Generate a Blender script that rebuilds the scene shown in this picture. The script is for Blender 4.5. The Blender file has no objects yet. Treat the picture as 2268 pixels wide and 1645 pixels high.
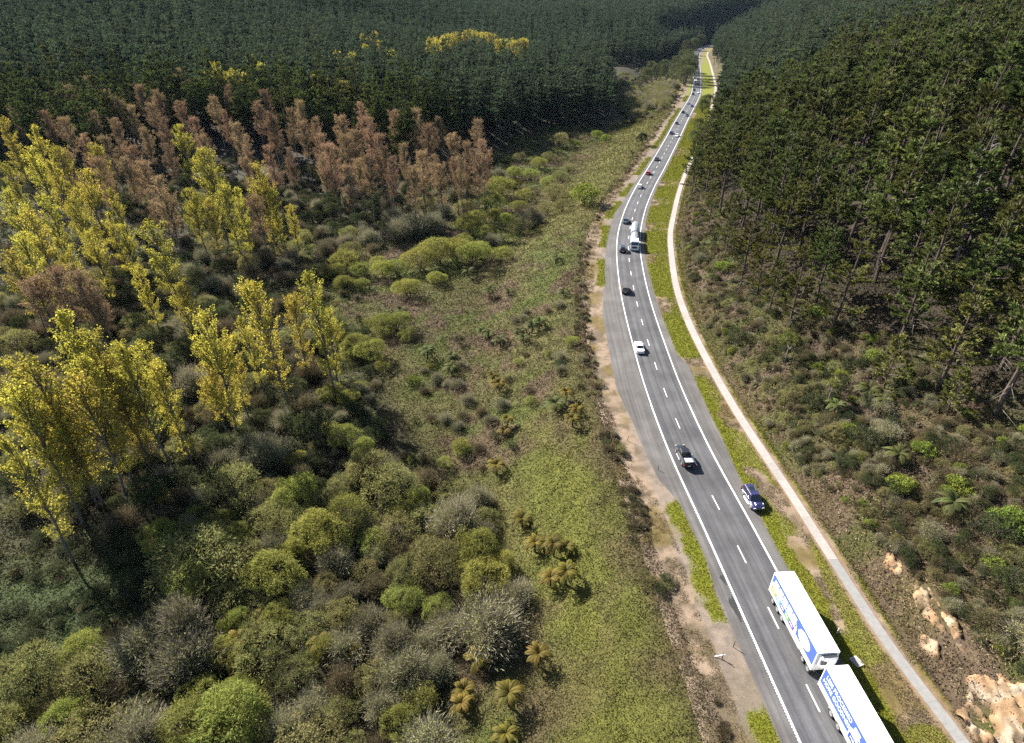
import bpy, math, random
import numpy as np
from mathutils import Vector, Matrix

rng = np.random.default_rng(11)
random.seed(11)
C = bpy.context.scene.collection
R = math.radians
ALB = .55                                        # real foliage and soil reflect little: the picture is exposed for them

# ------------------------------------------------------------------ camera model (pixels of a 2268 x 1645 view)
FOC, TILT, CAMH = 1315.0, R(32.0), 65.0
CT, ST = math.cos(TILT), math.sin(TILT)


def ray(u, v):
    x = (u - 1134.0) / FOC
    y = (v - 822.5) / FOC
    return np.array([x, CT - y * ST, -ST - y * CT])


def depth(x, y, z):
    return y * CT + (CAMH - z) * ST


def project(x, y, z):
    dz = z - CAMH
    d = y * CT - dz * ST
    return 1134 + FOC * x / d, 822.5 + FOC * (-y * ST - dz * CT) / d


def flat(u, v, z=0.0):
    d = ray(u, v)
    t = (z - CAMH) / d[2]
    return d[0] * t, d[1] * t


# ------------------------------------------------------------------ smooth tables: the road and the path
def spline(tab):
    a = np.array(tab, float)
    X, Y = a[:, 0], a[:, 1]
    m = np.gradient(Y, X)

    def f(t):
        t = np.clip(np.asarray(t, float), X[0], X[-1] - 1e-6)
        i = np.clip(np.searchsorted(X, t, side='right') - 1, 0, len(X) - 2)
        h = X[i + 1] - X[i]
        s = (t - X[i]) / h
        return ((1 + 2 * s) * (1 - s) ** 2 * Y[i] + s * (1 - s) ** 2 * h * m[i]
                + s * s * (3 - 2 * s) * Y[i + 1] + s * s * (s - 1) * h * m[i + 1])
    return f


ROAD_L = spline([(-60, 36.5), (0, 32), (31.8, 29.75), (60, 27.95), (79, 26.65), (99.6, 26.4), (115, 26.9),
                 (149, 29.1), (187, 34.4), (211, 40.2), (242, 49.5), (284, 63.9), (344, 84.1), (405, 104.2),
                 (462, 123.5), (530, 146.0), (600, 165.6), (690, 189.5), (800, 218.4), (908, 246.5), (957, 260),
                 (1010, 277), (1058, 294), (1115, 318), (1200, 372), (1300, 460), (1500, 700), (2000, 1400)])
PATH_X = spline([(-60, 54), (0, 49), (31.8, 46.5), (41.5, 44.95), (56, 43.95), (70, 43.2), (87, 42.0), (97.4, 41.65),
                 (109.6, 41.6), (124, 41.95), (142, 43.4), (170, 48), (188, 51.7), (211, 58.2), (240, 67), (268, 76.3),
                 (300, 88), (350, 105), (423, 131.5), (515, 159.5), (545, 170), (610, 188.5), (729, 219.7), (855, 252),
                 (913, 266), (1000, 292), (1100, 332), (1300, 480), (2000, 1440)])


def road_c(y):
    return ROAD_L(y) + 3.58


def slope_of(f, y):
    return (f(np.asarray(y, float) + 1.0) - f(np.asarray(y, float) - 1.0)) / 2.0


def lat(x, y):                                    # metres right of the road's centre line
    return (x - road_c(y)) / np.sqrt(1 + slope_of(road_c, y) ** 2)


def pathd(x, y):                                  # metres right of the path's centre line
    return (x - PATH_X(y)) / np.sqrt(1 + slope_of(PATH_X, y) ** 2)


def sstep(a, b, x):
    t = np.clip((x - a) / (b - a), 0, 1)
    return t * t * (3 - 2 * t)


_tab = np.random.default_rng(5).random((8, 256, 256))


def vnoise(x, y, s, k=0):
    x = np.asarray(x, float) / s + 37.3
    y = np.asarray(y, float) / s + 91.7
    i, j = np.floor(x).astype(int), np.floor(y).astype(int)
    a, b = x - i, y - j
    a, b = a * a * (3 - 2 * a), b * b * (3 - 2 * b)
    t = _tab[k % 8]
    i0, i1, j0, j1 = i % 256, (i + 1) % 256, j % 256, (j + 1) % 256
    return (t[i0, j0] * (1 - a) * (1 - b) + t[i1, j0] * a * (1 - b) + t[i0, j1] * (1 - a) * b + t[i1, j1] * a * b)


TOE = ([-900, -300, -150, -80, -45, -12, 20, 85, 400], [540, 325, 268, 246, 252, 335, 412, 440, 470])
EDGE_R = ([0, 40, 51, 60, 67, 84, 96, 120, 130, 170, 220, 300, 2000], [46, 35, 27, 23, 19.5, 19, 17, 13, 11.5, 7.5, 4.5, 4.5, 5])


def hills(x, y):
    x, y = np.asarray(x, float), np.asarray(y, float)
    r = np.maximum(pathd(x, y) - 2.2, 0)
    l = np.maximum(-lat(x, y) - 13, 0)
    # left: the bank below the verge, the valley floor, the planted hills
    zl = -7.5 * sstep(0, 30, l) + 1.3 * (vnoise(x, y, 17, 1) - .5) * sstep(2, 14, l)
    td = np.maximum(y - np.interp(x, *TOE), 0)
    wl = sstep(20, -380, x)
    wr = sstep(25, 70, l)
    zl = zl + wr * (9 * sstep(0, 90, td) + wl * 0.10 * np.minimum(td, 900)
                    + 0.085 * np.minimum(np.maximum(y - 760, 0), 1700) * sstep(0, 1500, 1500 - x)
                    + 0.035 * np.maximum(-x - 90, 0) * sstep(60, 260, y + 40)
                    + 14 * (vnoise(x, y, 160, 2) - .5) * sstep(20, 200, td))
    # right: the cut bank beside the path and the long slope above it
    k = 110.0
    zr = 2.4 * sstep(0, 4.5, r) + k * (1 - np.exp(-0.44 * np.maximum(r - 3, 0) / k)) \
        + 12 * (vnoise(x, y, 110, 3) - .5) * sstep(15, 90, r) + 1.2 * (vnoise(x, y, 9, 4) - .5) * sstep(1.5, 8, r)
    # the far end: the valley closes behind the bend
    zf = 190 * sstep(1500, 3600, y) * (0.55 + 0.9 * vnoise(x, y, 520, 5))
    return zl + zr + zf


def ground(x, y):
    d, p = lat(x, y), pathd(x, y)
    corridor = sstep(-13.2, -12.2, d) * sstep(1.6, 1.0, p)
    return hills(x, y) - 0.55 * corridor


def hit(u, v, up=0.0):                            # where the line of sight meets the ground (raised by up metres)
    d = ray(u, v)
    t = 18 * 1.006 ** np.arange(950)
    g = hills(d[0] * t, d[1] * t) + up - (CAMH + d[2] * t)
    k = int(np.argmax(g >= 0)) if np.any(g >= 0) else len(t) - 1
    k = max(k, 1)
    a, b = t[k - 1], t[k]
    for _ in range(24):
        m = (a + b) / 2
        if hills(d[0] * m, d[1] * m) + up >= CAMH + d[2] * m:
            b = m
        else:
            a = m
    x, y = float(d[0] * b), float(d[1] * b)
    return x, y, float(hills(x, y))


# ------------------------------------------------------------------ objects
def link(o):
    C.objects.link(o)
    return o


def tag(o, label=None, cat=None, group=None, kind=None):
    if label:
        if len(label.split()) > 16 and ', ' in label: label = label[:label.rindex(', ')]
        o['label'] = label
    if cat: o['category'] = cat
    if group: o['group'] = group
    if kind: o['kind'] = kind
    return o


def empty(name, loc=(0, 0, 0), rz=0.0):
    o = bpy.data.objects.new(name, None)
    o.empty_display_size = 0.5
    o.location = loc
    o.rotation_euler = (0, 0, rz)
    return link(o)


def copy_tree(o, parent=None):
    c = o.copy()
    C.objects.link(c)
    c.parent = parent
    for ch in list(o.children):
        copy_tree(ch, c)
    return c


class Geo:
    """collects polygons with a tint per vertex and links them as ONE mesh"""

    def __init__(self):
        self.V, self.L, self.N, self.T, self.n = [], [], [], [], 0

    def add(self, verts, faces, col=(1, 1, 1)):
        verts = np.asarray(verts, float).reshape(-1, 3)
        self.V.append(verts)
        self.T.append(np.broadcast_to(np.asarray(col, float), (len(verts), 3)))
        for f in faces:
            self.L.append(np.asarray(f, int) + self.n)
            self.N.append(np.array([len(f)]))
        self.n += len(verts)
        return self

    def quads(self, V, col):                      # V (n,4,3)
        n = len(V)
        if n == 0: return self
        self.V.append(V.reshape(-1, 3))
        self.T.append(np.repeat(np.broadcast_to(np.asarray(col, float), (n, 3)), 4, axis=0))
        self.L.append(np.arange(4 * n) + self.n)
        self.N.append(np.full(n, 4))
        self.n += 4 * n
        return self

    def leaves(self, P, T, L, W, col, mid=0.5):
        P, T = np.asarray(P, float), np.asarray(T, float)
        n = len(P)
        if n == 0: return self
        T = T / np.maximum(np.linalg.norm(T, axis=1, keepdims=True), 1e-6)
        B = np.cross(T, rng.normal(size=(n, 3)))
        B /= np.maximum(np.linalg.norm(B, axis=1, keepdims=True), 1e-6)
        L = np.broadcast_to(np.asarray(L, float), (n,))[:, None]
        W = np.broadcast_to(np.asarray(W, float), (n,))[:, None]
        M = P + T * L * mid
        V = np.stack([P, M + B * W / 2, P + T * L, M - B * W / 2], axis=1)
        return self.quads(V, col)

    def tube(self, pts, rad, n=6, col=(1, 1, 1), cap=True):
        pts = np.asarray(pts, float)
        rad = np.broadcast_to(np.asarray(rad, float), (len(pts),))
        d = np.gradient(pts, axis=0)
        d /= np.maximum(np.linalg.norm(d, axis=1, keepdims=True), 1e-9)
        ref = np.array([0, 0, 1.0]) if abs(d[0][2]) < .9 else np.array([1.0, 0, 0])
        a = np.cross(d, ref); a /= np.maximum(np.linalg.norm(a, axis=1, keepdims=True), 1e-9)
        b = np.cross(d, a)
        th = np.linspace(0, 2 * np.pi, n, endpoint=False)
        V = pts[:, None] + rad[:, None, None] * (a[:, None] * np.cos(th)[None, :, None] + b[:, None] * np.sin(th)[None, :, None])
        F = []
        for i in range(len(pts) - 1):
            for j in range(n):
                k = (j + 1) % n
                F.append((i * n + j, i * n + k, (i + 1) * n + k, (i + 1) * n + j))
        if cap:
            F.append(tuple(range(n - 1, -1, -1)))
            F.append(tuple((len(pts) - 1) * n + j for j in range(n)))
        return self.add(V.reshape(-1, 3), F, col)

    def box(self, c, s, col=(1, 1, 1), M=None, taper=1.0):
        c, s = np.array(c, float), np.array(s, float) / 2
        V = np.array([[x, y, z] for z in (-1, 1) for y in (-1, 1) for x in (-1, 1)], float)
        V[4:, :2] *= taper
        V = V * s
        if M is not None: V = V @ np.array(M).T
        F = [(0, 2, 3, 1), (4, 5, 7, 6), (0, 1, 5, 4), (2, 6, 7, 3), (0, 4, 6, 2), (1, 3, 7, 5)]
        return self.add(V + c, F, col)

    def build(self, name, mat, parent=None, smooth=False, kind=None):
        me = bpy.data.meshes.new(name)
        V = np.concatenate(self.V).astype(np.float32)
        L = np.concatenate(self.L).astype(np.int32)
        N = np.concatenate(self.N).astype(np.int32)
        me.vertices.add(len(V)); me.vertices.foreach_set('co', V.ravel())
        me.loops.add(len(L)); me.loops.foreach_set('vertex_index', L)
        me.polygons.add(len(N))
        me.polygons.foreach_set('loop_start', np.concatenate([[0], np.cumsum(N)[:-1]]).astype(np.int32))
        me.polygons.foreach_set('loop_total', N)
        me.polygons.foreach_set('use_smooth', np.full(len(N), bool(smooth)))
        T = np.concatenate(self.T)
        at = me.attributes.new('tint', 'FLOAT_COLOR', 'POINT')
        at.data.foreach_set('color', np.concatenate([T, np.ones((len(T), 1))], axis=1).astype(np.float32).ravel())
        me.update(calc_edges=True)
        me.materials.append(mat)
        o = bpy.data.objects.new(name, me)
        o.parent = parent
        if kind: o['kind'] = kind
        return link(o)


def rgb(c, n, var=.15, hue=.06):
    """n tints around one leaf colour: each leaf's own lightness and hue"""
    c = np.asarray(c, float)
    k = np.exp(rng.normal(0, var, (n, 1)))
    return np.clip(c * k * np.exp(rng.normal(0, hue, (n, 3))), 0, .95)


# ------------------------------------------------------------------ materials
def mat(name):
    m = bpy.data.materials.new(name)
    m.use_nodes = True
    nt = m.node_tree
    nt.nodes.clear()
    out = nt.nodes.new('ShaderNodeOutputMaterial')
    return m, nt, out


def nd(nt, t, **kw):
    n = nt.nodes.new(t)
    for k, v in kw.items():
        if k.startswith('_'): setattr(n, k[1:], v)
        else: n.inputs[k.replace('__', ' ')].default_value = v
    return n


def leaf_mat(name, trans=.35, gloss=.02, rnd=.35, hue=.03, rough=.7):
    """leaves: tint of each leaf, a little different on every plant, light passing through"""
    m, nt, out = mat(name)
    a = nd(nt, 'ShaderNodeAttribute', _attribute_name='tint')
    oi = nt.nodes.new('ShaderNodeObjectInfo')
    hs = nt.nodes.new('ShaderNodeHueSaturation')
    mr = nd(nt, 'ShaderNodeMapRange', To__Min=ALB * (1 - rnd), To__Max=ALB * (1 + rnd))
    mh = nd(nt, 'ShaderNodeMapRange', To__Min=.5 - hue, To__Max=.5 + hue)
    ml = nd(nt, 'ShaderNodeMath', _operation='FRACT')
    mm = nd(nt, 'ShaderNodeMath', _operation='MULTIPLY'); mm.inputs[1].default_value = 7.13
    L = nt.links.new
    L(oi.outputs['Random'], mr.inputs['Value']); L(oi.outputs['Random'], mm.inputs[0]); L(mm.outputs[0], ml.inputs[0])
    L(ml.outputs[0], mh.inputs['Value'])
    L(a.outputs['Color'], hs.inputs['Color']); L(mr.outputs[0], hs.inputs['Value']); L(mh.outputs[0], hs.inputs['Hue'])
    df = nt.nodes.new('ShaderNodeBsdfDiffuse'); tr = nt.nodes.new('ShaderNodeBsdfTranslucent')
    gl = nd(nt, 'ShaderNodeBsdfGlossy', Roughness=rough)
    gl.inputs['Color'].default_value = (.9, .95, 1, 1)
    L(hs.outputs[0], df.inputs['Color']); L(hs.outputs[0], tr.inputs['Color'])
    m1 = nd(nt, 'ShaderNodeMixShader', Fac=trans); m2 = nd(nt, 'ShaderNodeMixShader', Fac=gloss * .3)
    L(df.outputs[0], m1.inputs[1]); L(tr.outputs[0], m1.inputs[2])
    L(m1.outputs[0], m2.inputs[1]); L(gl.outputs[0], m2.inputs[2]); L(m2.outputs[0], out.inputs['Surface'])
    return m


def solid(name, col, rough=.6, metal=0.0, coat=0.0, spec=.5, var=0.0, scale=3.0, attr=False, bump=0.0):
    m, nt, out = mat(name)
    p = nd(nt, 'ShaderNodeBsdfPrincipled', Roughness=rough, Metallic=metal)
    p.inputs['Base Color'].default_value = (*col, 1)
    p.inputs['Coat Weight'].default_value = coat
    p.inputs['Coat Roughness'].default_value = .05
    p.inputs['Specular IOR Level'].default_value = spec
    L = nt.links.new
    if var or attr or bump:
        tc = nt.nodes.new('ShaderNodeTexCoord')
        nz = nd(nt, 'ShaderNodeTexNoise', Scale=scale, Detail=6.0, Roughness=.65)
        L(tc.outputs['Object'], nz.inputs['Vector'])
        mr = nd(nt, 'ShaderNodeMapRange', From__Min=.3, From__Max=.7, To__Min=(ALB if attr else 1) * (1 - var), To__Max=(ALB if attr else 1) * (1 + var))
        L(nz.outputs['Fac'], mr.inputs['Value'])
        mx = nd(nt, 'ShaderNodeVectorMath', _operation='SCALE')
        mx.inputs[0].default_value = col
        if attr:
            a = nd(nt, 'ShaderNodeAttribute', _attribute_name='tint'); L(a.outputs['Color'], mx.inputs[0])
        L(mr.outputs[0], mx.inputs['Scale']); L(mx.outputs[0], p.inputs['Base Color'])
        if bump:
            b = nd(nt, 'ShaderNodeBump', Strength=bump, Distance=.1)
            L(nz.outputs['Fac'], b.inputs['Height']); L(b.outputs[0], p.inputs['Normal'])
    L(p.outputs[0], out.inputs['Surface'])
    return m


M = {}
M['pine'] = leaf_mat('pine_needles', .26, .02, .34, .02, .7)
M['poplar'] = leaf_mat('poplar_leaves', .5, .03, .25, .015)
M['bud'] = leaf_mat('poplar_buds', .3, .02, .25, .015)
M['willow'] = leaf_mat('willow_leaves', .45, .03, .22, .02)
M['twig'] = leaf_mat('grey_twigs', .25, .02, .25, .012)
M['shrub'] = leaf_mat('shrub_leaves', .35, .03, .3, .02, .6)
M['fern'] = leaf_mat('fern_fronds', .4, .03, .2, .015)
M['cover'] = leaf_mat('bramble_leaves', .38, .03, 0, 0)
M['grass'] = leaf_mat('grass_blades', .35, .02, 0, 0)
M['bark'] = solid('pine_bark', (.13, .085, .06), .9, var=.4, scale=1.5, attr=True)
M['glass'] = solid('dark_glass', (.012, .014, .018), .06, spec=.6)
M['rubber'] = solid('tyre_rubber', (.018, .018, .018), .8)
M['alloy'] = solid('wheel_alloy', (.55, .55, .56), .3, .8)
M['chrome'] = solid('chrome', (.75, .75, .76), .12, 1.0)
M['plastic'] = solid('dark_plastic', (.025, .025, .027), .55)
M['red_lens'] = solid('red_lens', (.35, .01, .01), .2)
M['clear_lens'] = solid('clear_lens', (.7, .72, .74), .12, spec=.8)
M['white_plate'] = solid('number_plate', (.8, .8, .78), .4)
M['white_body'] = solid('white_panel', (.80, .80, .79), .6, var=.04, scale=1.2)
M['blue_panel'] = solid('blue_panel', (.045, .085, .40), .45)
M['steel'] = solid('brushed_steel', (.62, .62, .63), .32, .7, var=.06)
# ================================================================== THE SETTING
def ground_mat(name, scales=(0.35, 2.2), amp=.35, bump=.5, rough=.95):
    m, nt, out = mat(name)
    L = nt.links.new
    a = nd(nt, 'ShaderNodeAttribute', _attribute_name='tint')
    tc = nt.nodes.new('ShaderNodeTexCoord')
    n1 = nd(nt, 'ShaderNodeTexNoise', Scale=scales[0], Detail=8.0, Roughness=.7)
    n2 = nd(nt, 'ShaderNodeTexNoise', Scale=scales[1], Detail=6.0, Roughness=.75)
    for n in (n1, n2): L(tc.outputs['Object'], n.inputs['Vector'])
    ad = nd(nt, 'ShaderNodeMath', _operation='ADD'); L(n1.outputs['Fac'], ad.inputs[0]); L(n2.outputs['Fac'], ad.inputs[1])
    mr = nd(nt, 'ShaderNodeMapRange', From__Min=.7, From__Max=1.3, To__Min=ALB * (1 - amp), To__Max=ALB * (1 + amp))
    L(ad.outputs[0], mr.inputs['Value'])
    sc = nd(nt, 'ShaderNodeVectorMath', _operation='SCALE'); L(a.outputs['Color'], sc.inputs[0]); L(mr.outputs[0], sc.inputs['Scale'])
    p = nd(nt, 'ShaderNodeBsdfPrincipled', Roughness=rough); p.inputs['Specular IOR Level'].default_value = .15
    L(sc.outputs[0], p.inputs['Base Color'])
    b = nd(nt, 'ShaderNodeBump', Strength=bump, Distance=.25); L(n2.outputs['Fac'], b.inputs['Height']); L(b.outputs[0], p.inputs['Normal'])
    L(p.outputs[0], out.inputs['Surface'])
    return m


def sheet(name, X, Y, Z, T, material, uv=None):
    """a grid of points (rows, cols) as one mesh, tinted per point"""
    r, c = X.shape
    me = bpy.data.meshes.new(name)
    V = np.stack([X, Y, Z], -1).reshape(-1, 3).astype(np.float32)
    i = np.arange(r * c).reshape(r, c)
    F = np.stack([i[:-1, :-1], i[:-1, 1:], i[1:, 1:], i[1:, :-1]], -1).reshape(-1, 4).astype(np.int32)
    me.vertices.add(len(V)); me.vertices.foreach_set('co', V.ravel())
    me.loops.add(F.size); me.loops.foreach_set('vertex_index', F.ravel())
    me.polygons.add(len(F))
    me.polygons.foreach_set('loop_start', np.arange(0, F.size, 4, dtype=np.int32))
    me.polygons.foreach_set('loop_total', np.full(len(F), 4, np.int32))
    me.polygons.foreach_set('use_smooth', np.ones(len(F), bool))
    if T is not None:
        at = me.attributes.new('tint', 'FLOAT_COLOR', 'POINT')
        t = np.concatenate([T.reshape(-1, 3), np.ones((r * c, 1))], 1).astype(np.float32)
        at.data.foreach_set('color', t.ravel())
    if uv is not None:
        l = me.uv_layers.new(name='UVMap')
        l.data.foreach_set('uv', uv.reshape(-1, 2)[F.ravel()].astype(np.float32).ravel())
    me.update(calc_edges=True)
    me.materials.append(material)
    o = link(bpy.data.objects.new(name, me))
    o['kind'] = 'structure'
    return o


def mix(a, b, w):
    return np.asarray(a) * (1 - w[..., None]) + np.asarray(b) * w[..., None]


GREEN, OLIVE, BROWN, LITTER = (.120, .140, .032), (.145, .132, .046), (.150, .108, .062), (.045, .036, .022)


def scrub_edge(y): return np.interp(y, [0, 32, 39, 48, 65, 80, 99, 120, 172, 207, 257, 320, 436, 1300], [-10, -10, -10.6, -11.4, -10.6, -11, -12, -12.4, -11.8, -11.3, -9.6, -9.8, -9, -9])


def cover_col(x, y):
    """what grows on the ground: bramble green, olive fern, dead brown, with thicket shade painted in - by where it is"""
    n1, n2, n3 = vnoise(x, y, 14, 1), vnoise(x, y, 5.5, 2), vnoise(x, y, 31, 6)
    d = lat(x, y)
    g = sstep(.38, .62, .55 * n1 + .3 * n2 + .15 * n3)
    c = mix(OLIVE, GREEN, g)
    near_green = np.exp(-((d + 22) / 8.5) ** 2) * sstep(100, 72, y)             # the fresh green bank in the foreground
    c = mix(c, np.array((.185, .190, .036)), near_green * .85)
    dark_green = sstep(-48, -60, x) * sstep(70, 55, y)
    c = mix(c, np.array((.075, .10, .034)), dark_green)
    b = sstep(.50, .68, .6 * vnoise(x, y, 9, 3) + .4 * vnoise(x, y, 3.3, 4))
    b = np.maximum(b * (1 - .7 * near_green) * (1 - .9 * dark_green), sstep(-5.0, -1.0, d - scrub_edge(y)) * .85)
    c = mix(c, np.array(BROWN), b)
    meadow = sstep(170, 215, y) * sstep(-50, -30, d) * sstep(-8, -14, d)
    c = mix(c, np.array((.185, .175, .048)), meadow * .75)
    thick_shade = sstep(0, -6, d - np.interp(y, [30, 45, 62, 85, 110, 150, 200, 260], [-38, -36, -34, -43, -56, -80, -95, -95]))  # shadow between the thicket bushes, painted into the ground and cover colour
    thick_shade = thick_shade * (1 - dark_green)
    c = mix(c, mix(np.array((.062, .054, .030)), np.array((.085, .092, .030)), sstep(.5, .66, n2)), thick_shade * .9)
    r = pathd(x, y)
    right = sstep(1.0, 2.0, r)
    cr = mix(np.array((.150, .118, .056)), np.array((.115, .122, .036)), sstep(.42, .6, .6 * n2 + .4 * n1))
    cr = mix(cr, np.array((.165, .118, .078)), sstep(.52, .68, vnoise(x, y, 4, 5)))
    c = mix(c, cr * .8, right)
    # under the pines only litter
    deep = np.maximum(sstep(0, 12, r - np.interp(y, *EDGE_R) - 4), sstep(2, 25, y - np.interp(x, *TOE)) * sstep(-20, -60, d))
    return mix(c, np.array(LITTER), deep * .9)


def shoulder_l(y): return -3.58 - np.interp(y, [0, 32, 50, 56, 67, 72, 87, 97, 132, 147, 190, 211, 225, 260, 400, 1300],
                                            [2, 2.0, 2.2, 1.6, 2.0, 3.7, 4.5, 5.7, 5.4, 3.8, 3.0, 3.2, 2.0, 1.4, 1.2, 1.2])


def shoulder_r(y): return 3.58 + np.interp(y, [0, 32, 57, 72, 80, 106, 112, 165, 300, 1300], [1.8, 1.9, 1.7, 2.3, 3.0, 3.4, 1.8, 1.4, 1.2, 1.2])


def yv(v, u=1450): return flat(u, v)[1]


RIGHT_GRASS = [(yv(789, 1510), yv(694)), (yv(656), yv(583)), (yv(562), yv(511)), (yv(494), yv(455)), (yv(440), yv(413)), (yv(401), yv(345)),
               (yv(330), yv(262)), (yv(250), yv(140))]
LEFT_GRASS = [(20, yv(1575, 1650)), (yv(1378, 1570), yv(1112, 1500)), (yv(634), yv(574)), (yv(548), yv(500)), (yv(483), yv(447)),
              (yv(435), yv(406)), (yv(388), yv(348)), (yv(330), yv(240)), (yv(225), yv(170))]


def inside(y, spans, soft=.7):
    w = np.zeros_like(y)
    for a, b in spans:
        w = np.maximum(w, sstep(a - soft, a + soft, y) * sstep(b + soft, b - soft, y))
    return w


def grassy(x, y):
    d, r = lat(x, y), pathd(x, y)
    n = vnoise(x, y, 2.2, 1) * .6 + vnoise(x, y, .9, 2) * .4
    wob = (n - .5) * 2.0
    yw = y + (n - .5) * 2.4
    off = d - shoulder_r(y)
    wide = np.interp(y, [30, 50, 70, 90, 105, 118], [2.6, 2.4, 1.9, 1.7, 2.6, 9])
    g = inside(yw, RIGHT_GRASS) * sstep(-.05, .2, off) * sstep(wide + .6, wide - .6, off + wob) * sstep(-.95, -1.2, r)
    strip = sstep(118, 108, y) * sstep(-.05, .2, off) * sstep(wide + .4, wide - .4, off + wob) * sstep(88, 84, np.abs(y - 16) + 0 * y)
    strip = np.maximum(strip, .75 * sstep(.56, .66, vnoise(x, y, 5, 7)) * sstep(110, 95, y) * sstep(.5, 1.2, off) * sstep(-1.0, -1.5, r))
    rough = sstep(108, 122, y) * sstep(2.0, 3.2, off + wob) * sstep(-.95, -1.3, r) * (.45 + .55 * sstep(.38, .56, n)) * .85
    strip = np.maximum(strip, rough)
    offl = shoulder_l(y) - d
    wl = np.interp(y, [30, 60, 100, 200, 400], [2.2, 2.3, 1.4, 2.6, 2.4])
    gl = inside(yw, LEFT_GRASS) * sstep(-.05, .2, offl) * sstep(wl + .5, wl - .5, offl + wob * 1.4)
    gp = sstep(1.3, 1.7, r) * sstep(4.6, 2.6, r + wob * 2) * (.35 + .65 * sstep(.35, .6, vnoise(x, y, 6, 3))) * sstep(30, 52, y)
    return np.clip(np.maximum.reduce([g, strip, gl, gp]), 0, 1)


# --- terrain: one sheet to the horizon
def axis(segs):
    o = []
    for a, b, s in segs: o.append(np.arange(a, b, s))
    return np.concatenate(o + [[segs[-1][1]]])


xs = axis([(-5200, -1500, 300), (-1500, -500, 45), (-500, -150, 9), (-150, 130, 1.5), (130, 340, 3), (340, 800, 12), (800, 2000, 80), (2000, 5200, 400)])
ys = axis([(-300, -20, 20), (-20, 10, 2.5), (10, 150, 1.4), (150, 420, 2.2), (420, 1250, 5), (1250, 2400, 25), (2400, 6000, 120)])
gx, gy = np.meshgrid(xs, ys)
M['terrain'] = ground_mat('terrain_soil', (.22, 1.3), .38, .6)
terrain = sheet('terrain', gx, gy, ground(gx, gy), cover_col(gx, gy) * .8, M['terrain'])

# --- verge: bare soil and thin turf between the scrub and the road, and up to the path
yr = np.concatenate([np.arange(4, 130, .45), np.arange(130, 320, .9), np.arange(320, 1260, 4)])
fr = np.linspace(0, 1, 96)
YY = np.repeat(yr[:, None], len(fr), 1)
x0, x1 = road_c(yr) - 14.2, PATH_X(yr) + 2.4
XX = x0[:, None] + (x1 - x0)[:, None] * fr[None]
dd, pp = lat(XX, YY), pathd(XX, YY)
ZZ = np.where(pp > 1.0, hills(XX, YY), 0) + .10 * (vnoise(XX, YY, 1.3, 2) - .5) * (sstep(-1, -2, pp) * sstep(5.2, 6.5, dd) + sstep(-8.5, -10, dd))
ZZ = ZZ - .9 * sstep(.022, 0, fr)[None] - .5 * sstep(.985, 1, fr)[None]
soil = mix(np.array((.33, .245, .175)), np.array((.17, .13, .085)), sstep(.35, .65, vnoise(XX, YY, 1.7, 3) * .6 + vnoise(XX, YY, .7, 4) * .4))
soil = mix(soil, np.array((.17, .125, .035)), sstep(.5, .72, vnoise(XX, YY, 4.5, 6)) * .75)
soil = mix(soil, np.array((.25, .215, .19)), sstep(-9.5, -8, dd + 1.2 * (vnoise(XX, YY, 1.5, 6) - .5)) * sstep(-3, -6, dd) * .55)          # gravel beside the seal
soil = mix(soil, np.array((.30, .205, .135)), sstep(1.7, .8, np.abs(pp) + .8 * (vnoise(XX, YY, .8, 1) - .5)) * .7)                       # scraped edge of the path
soil = mix(soil, np.array((.20, .215, .02)), grassy(XX, YY))
M['verge'] = ground_mat('verge_soil', (1.1, 6.0), .35, .45)
verge = sheet('verge', XX, YY, ZZ, soil, M['verge'])


# --- ribbons that follow the road
def ribbon(name, f0, f1, z, material, y0=4, y1=1260, base=road_c, cols=5, step=None):
    yy = np.concatenate([np.arange(y0, 130, .9), np.arange(max(130, y0), 330, 1.8), np.arange(330, y1, 6)])
    s = slope_of(base, yy); k = np.sqrt(1 + s * s)
    f = np.linspace(0, 1, cols)
    off = np.stack([(f0(yy) * (1 - t) + f1(yy) * t) for t in f], 1)
    X = base(yy)[:, None] + off / k[:, None]
    Y = yy[:, None] - off * (s / k)[:, None]
    arc = np.concatenate([[0], np.cumsum(np.hypot(np.diff(yy), np.diff(base(yy))))])
    uv = np.stack([off, np.repeat(arc[:, None], cols, 1)], -1)
    return sheet(name, X, Y, np.full_like(X, z), None, material, uv)


def const(c): return lambda y: np.full_like(np.asarray(y, float), c)


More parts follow.
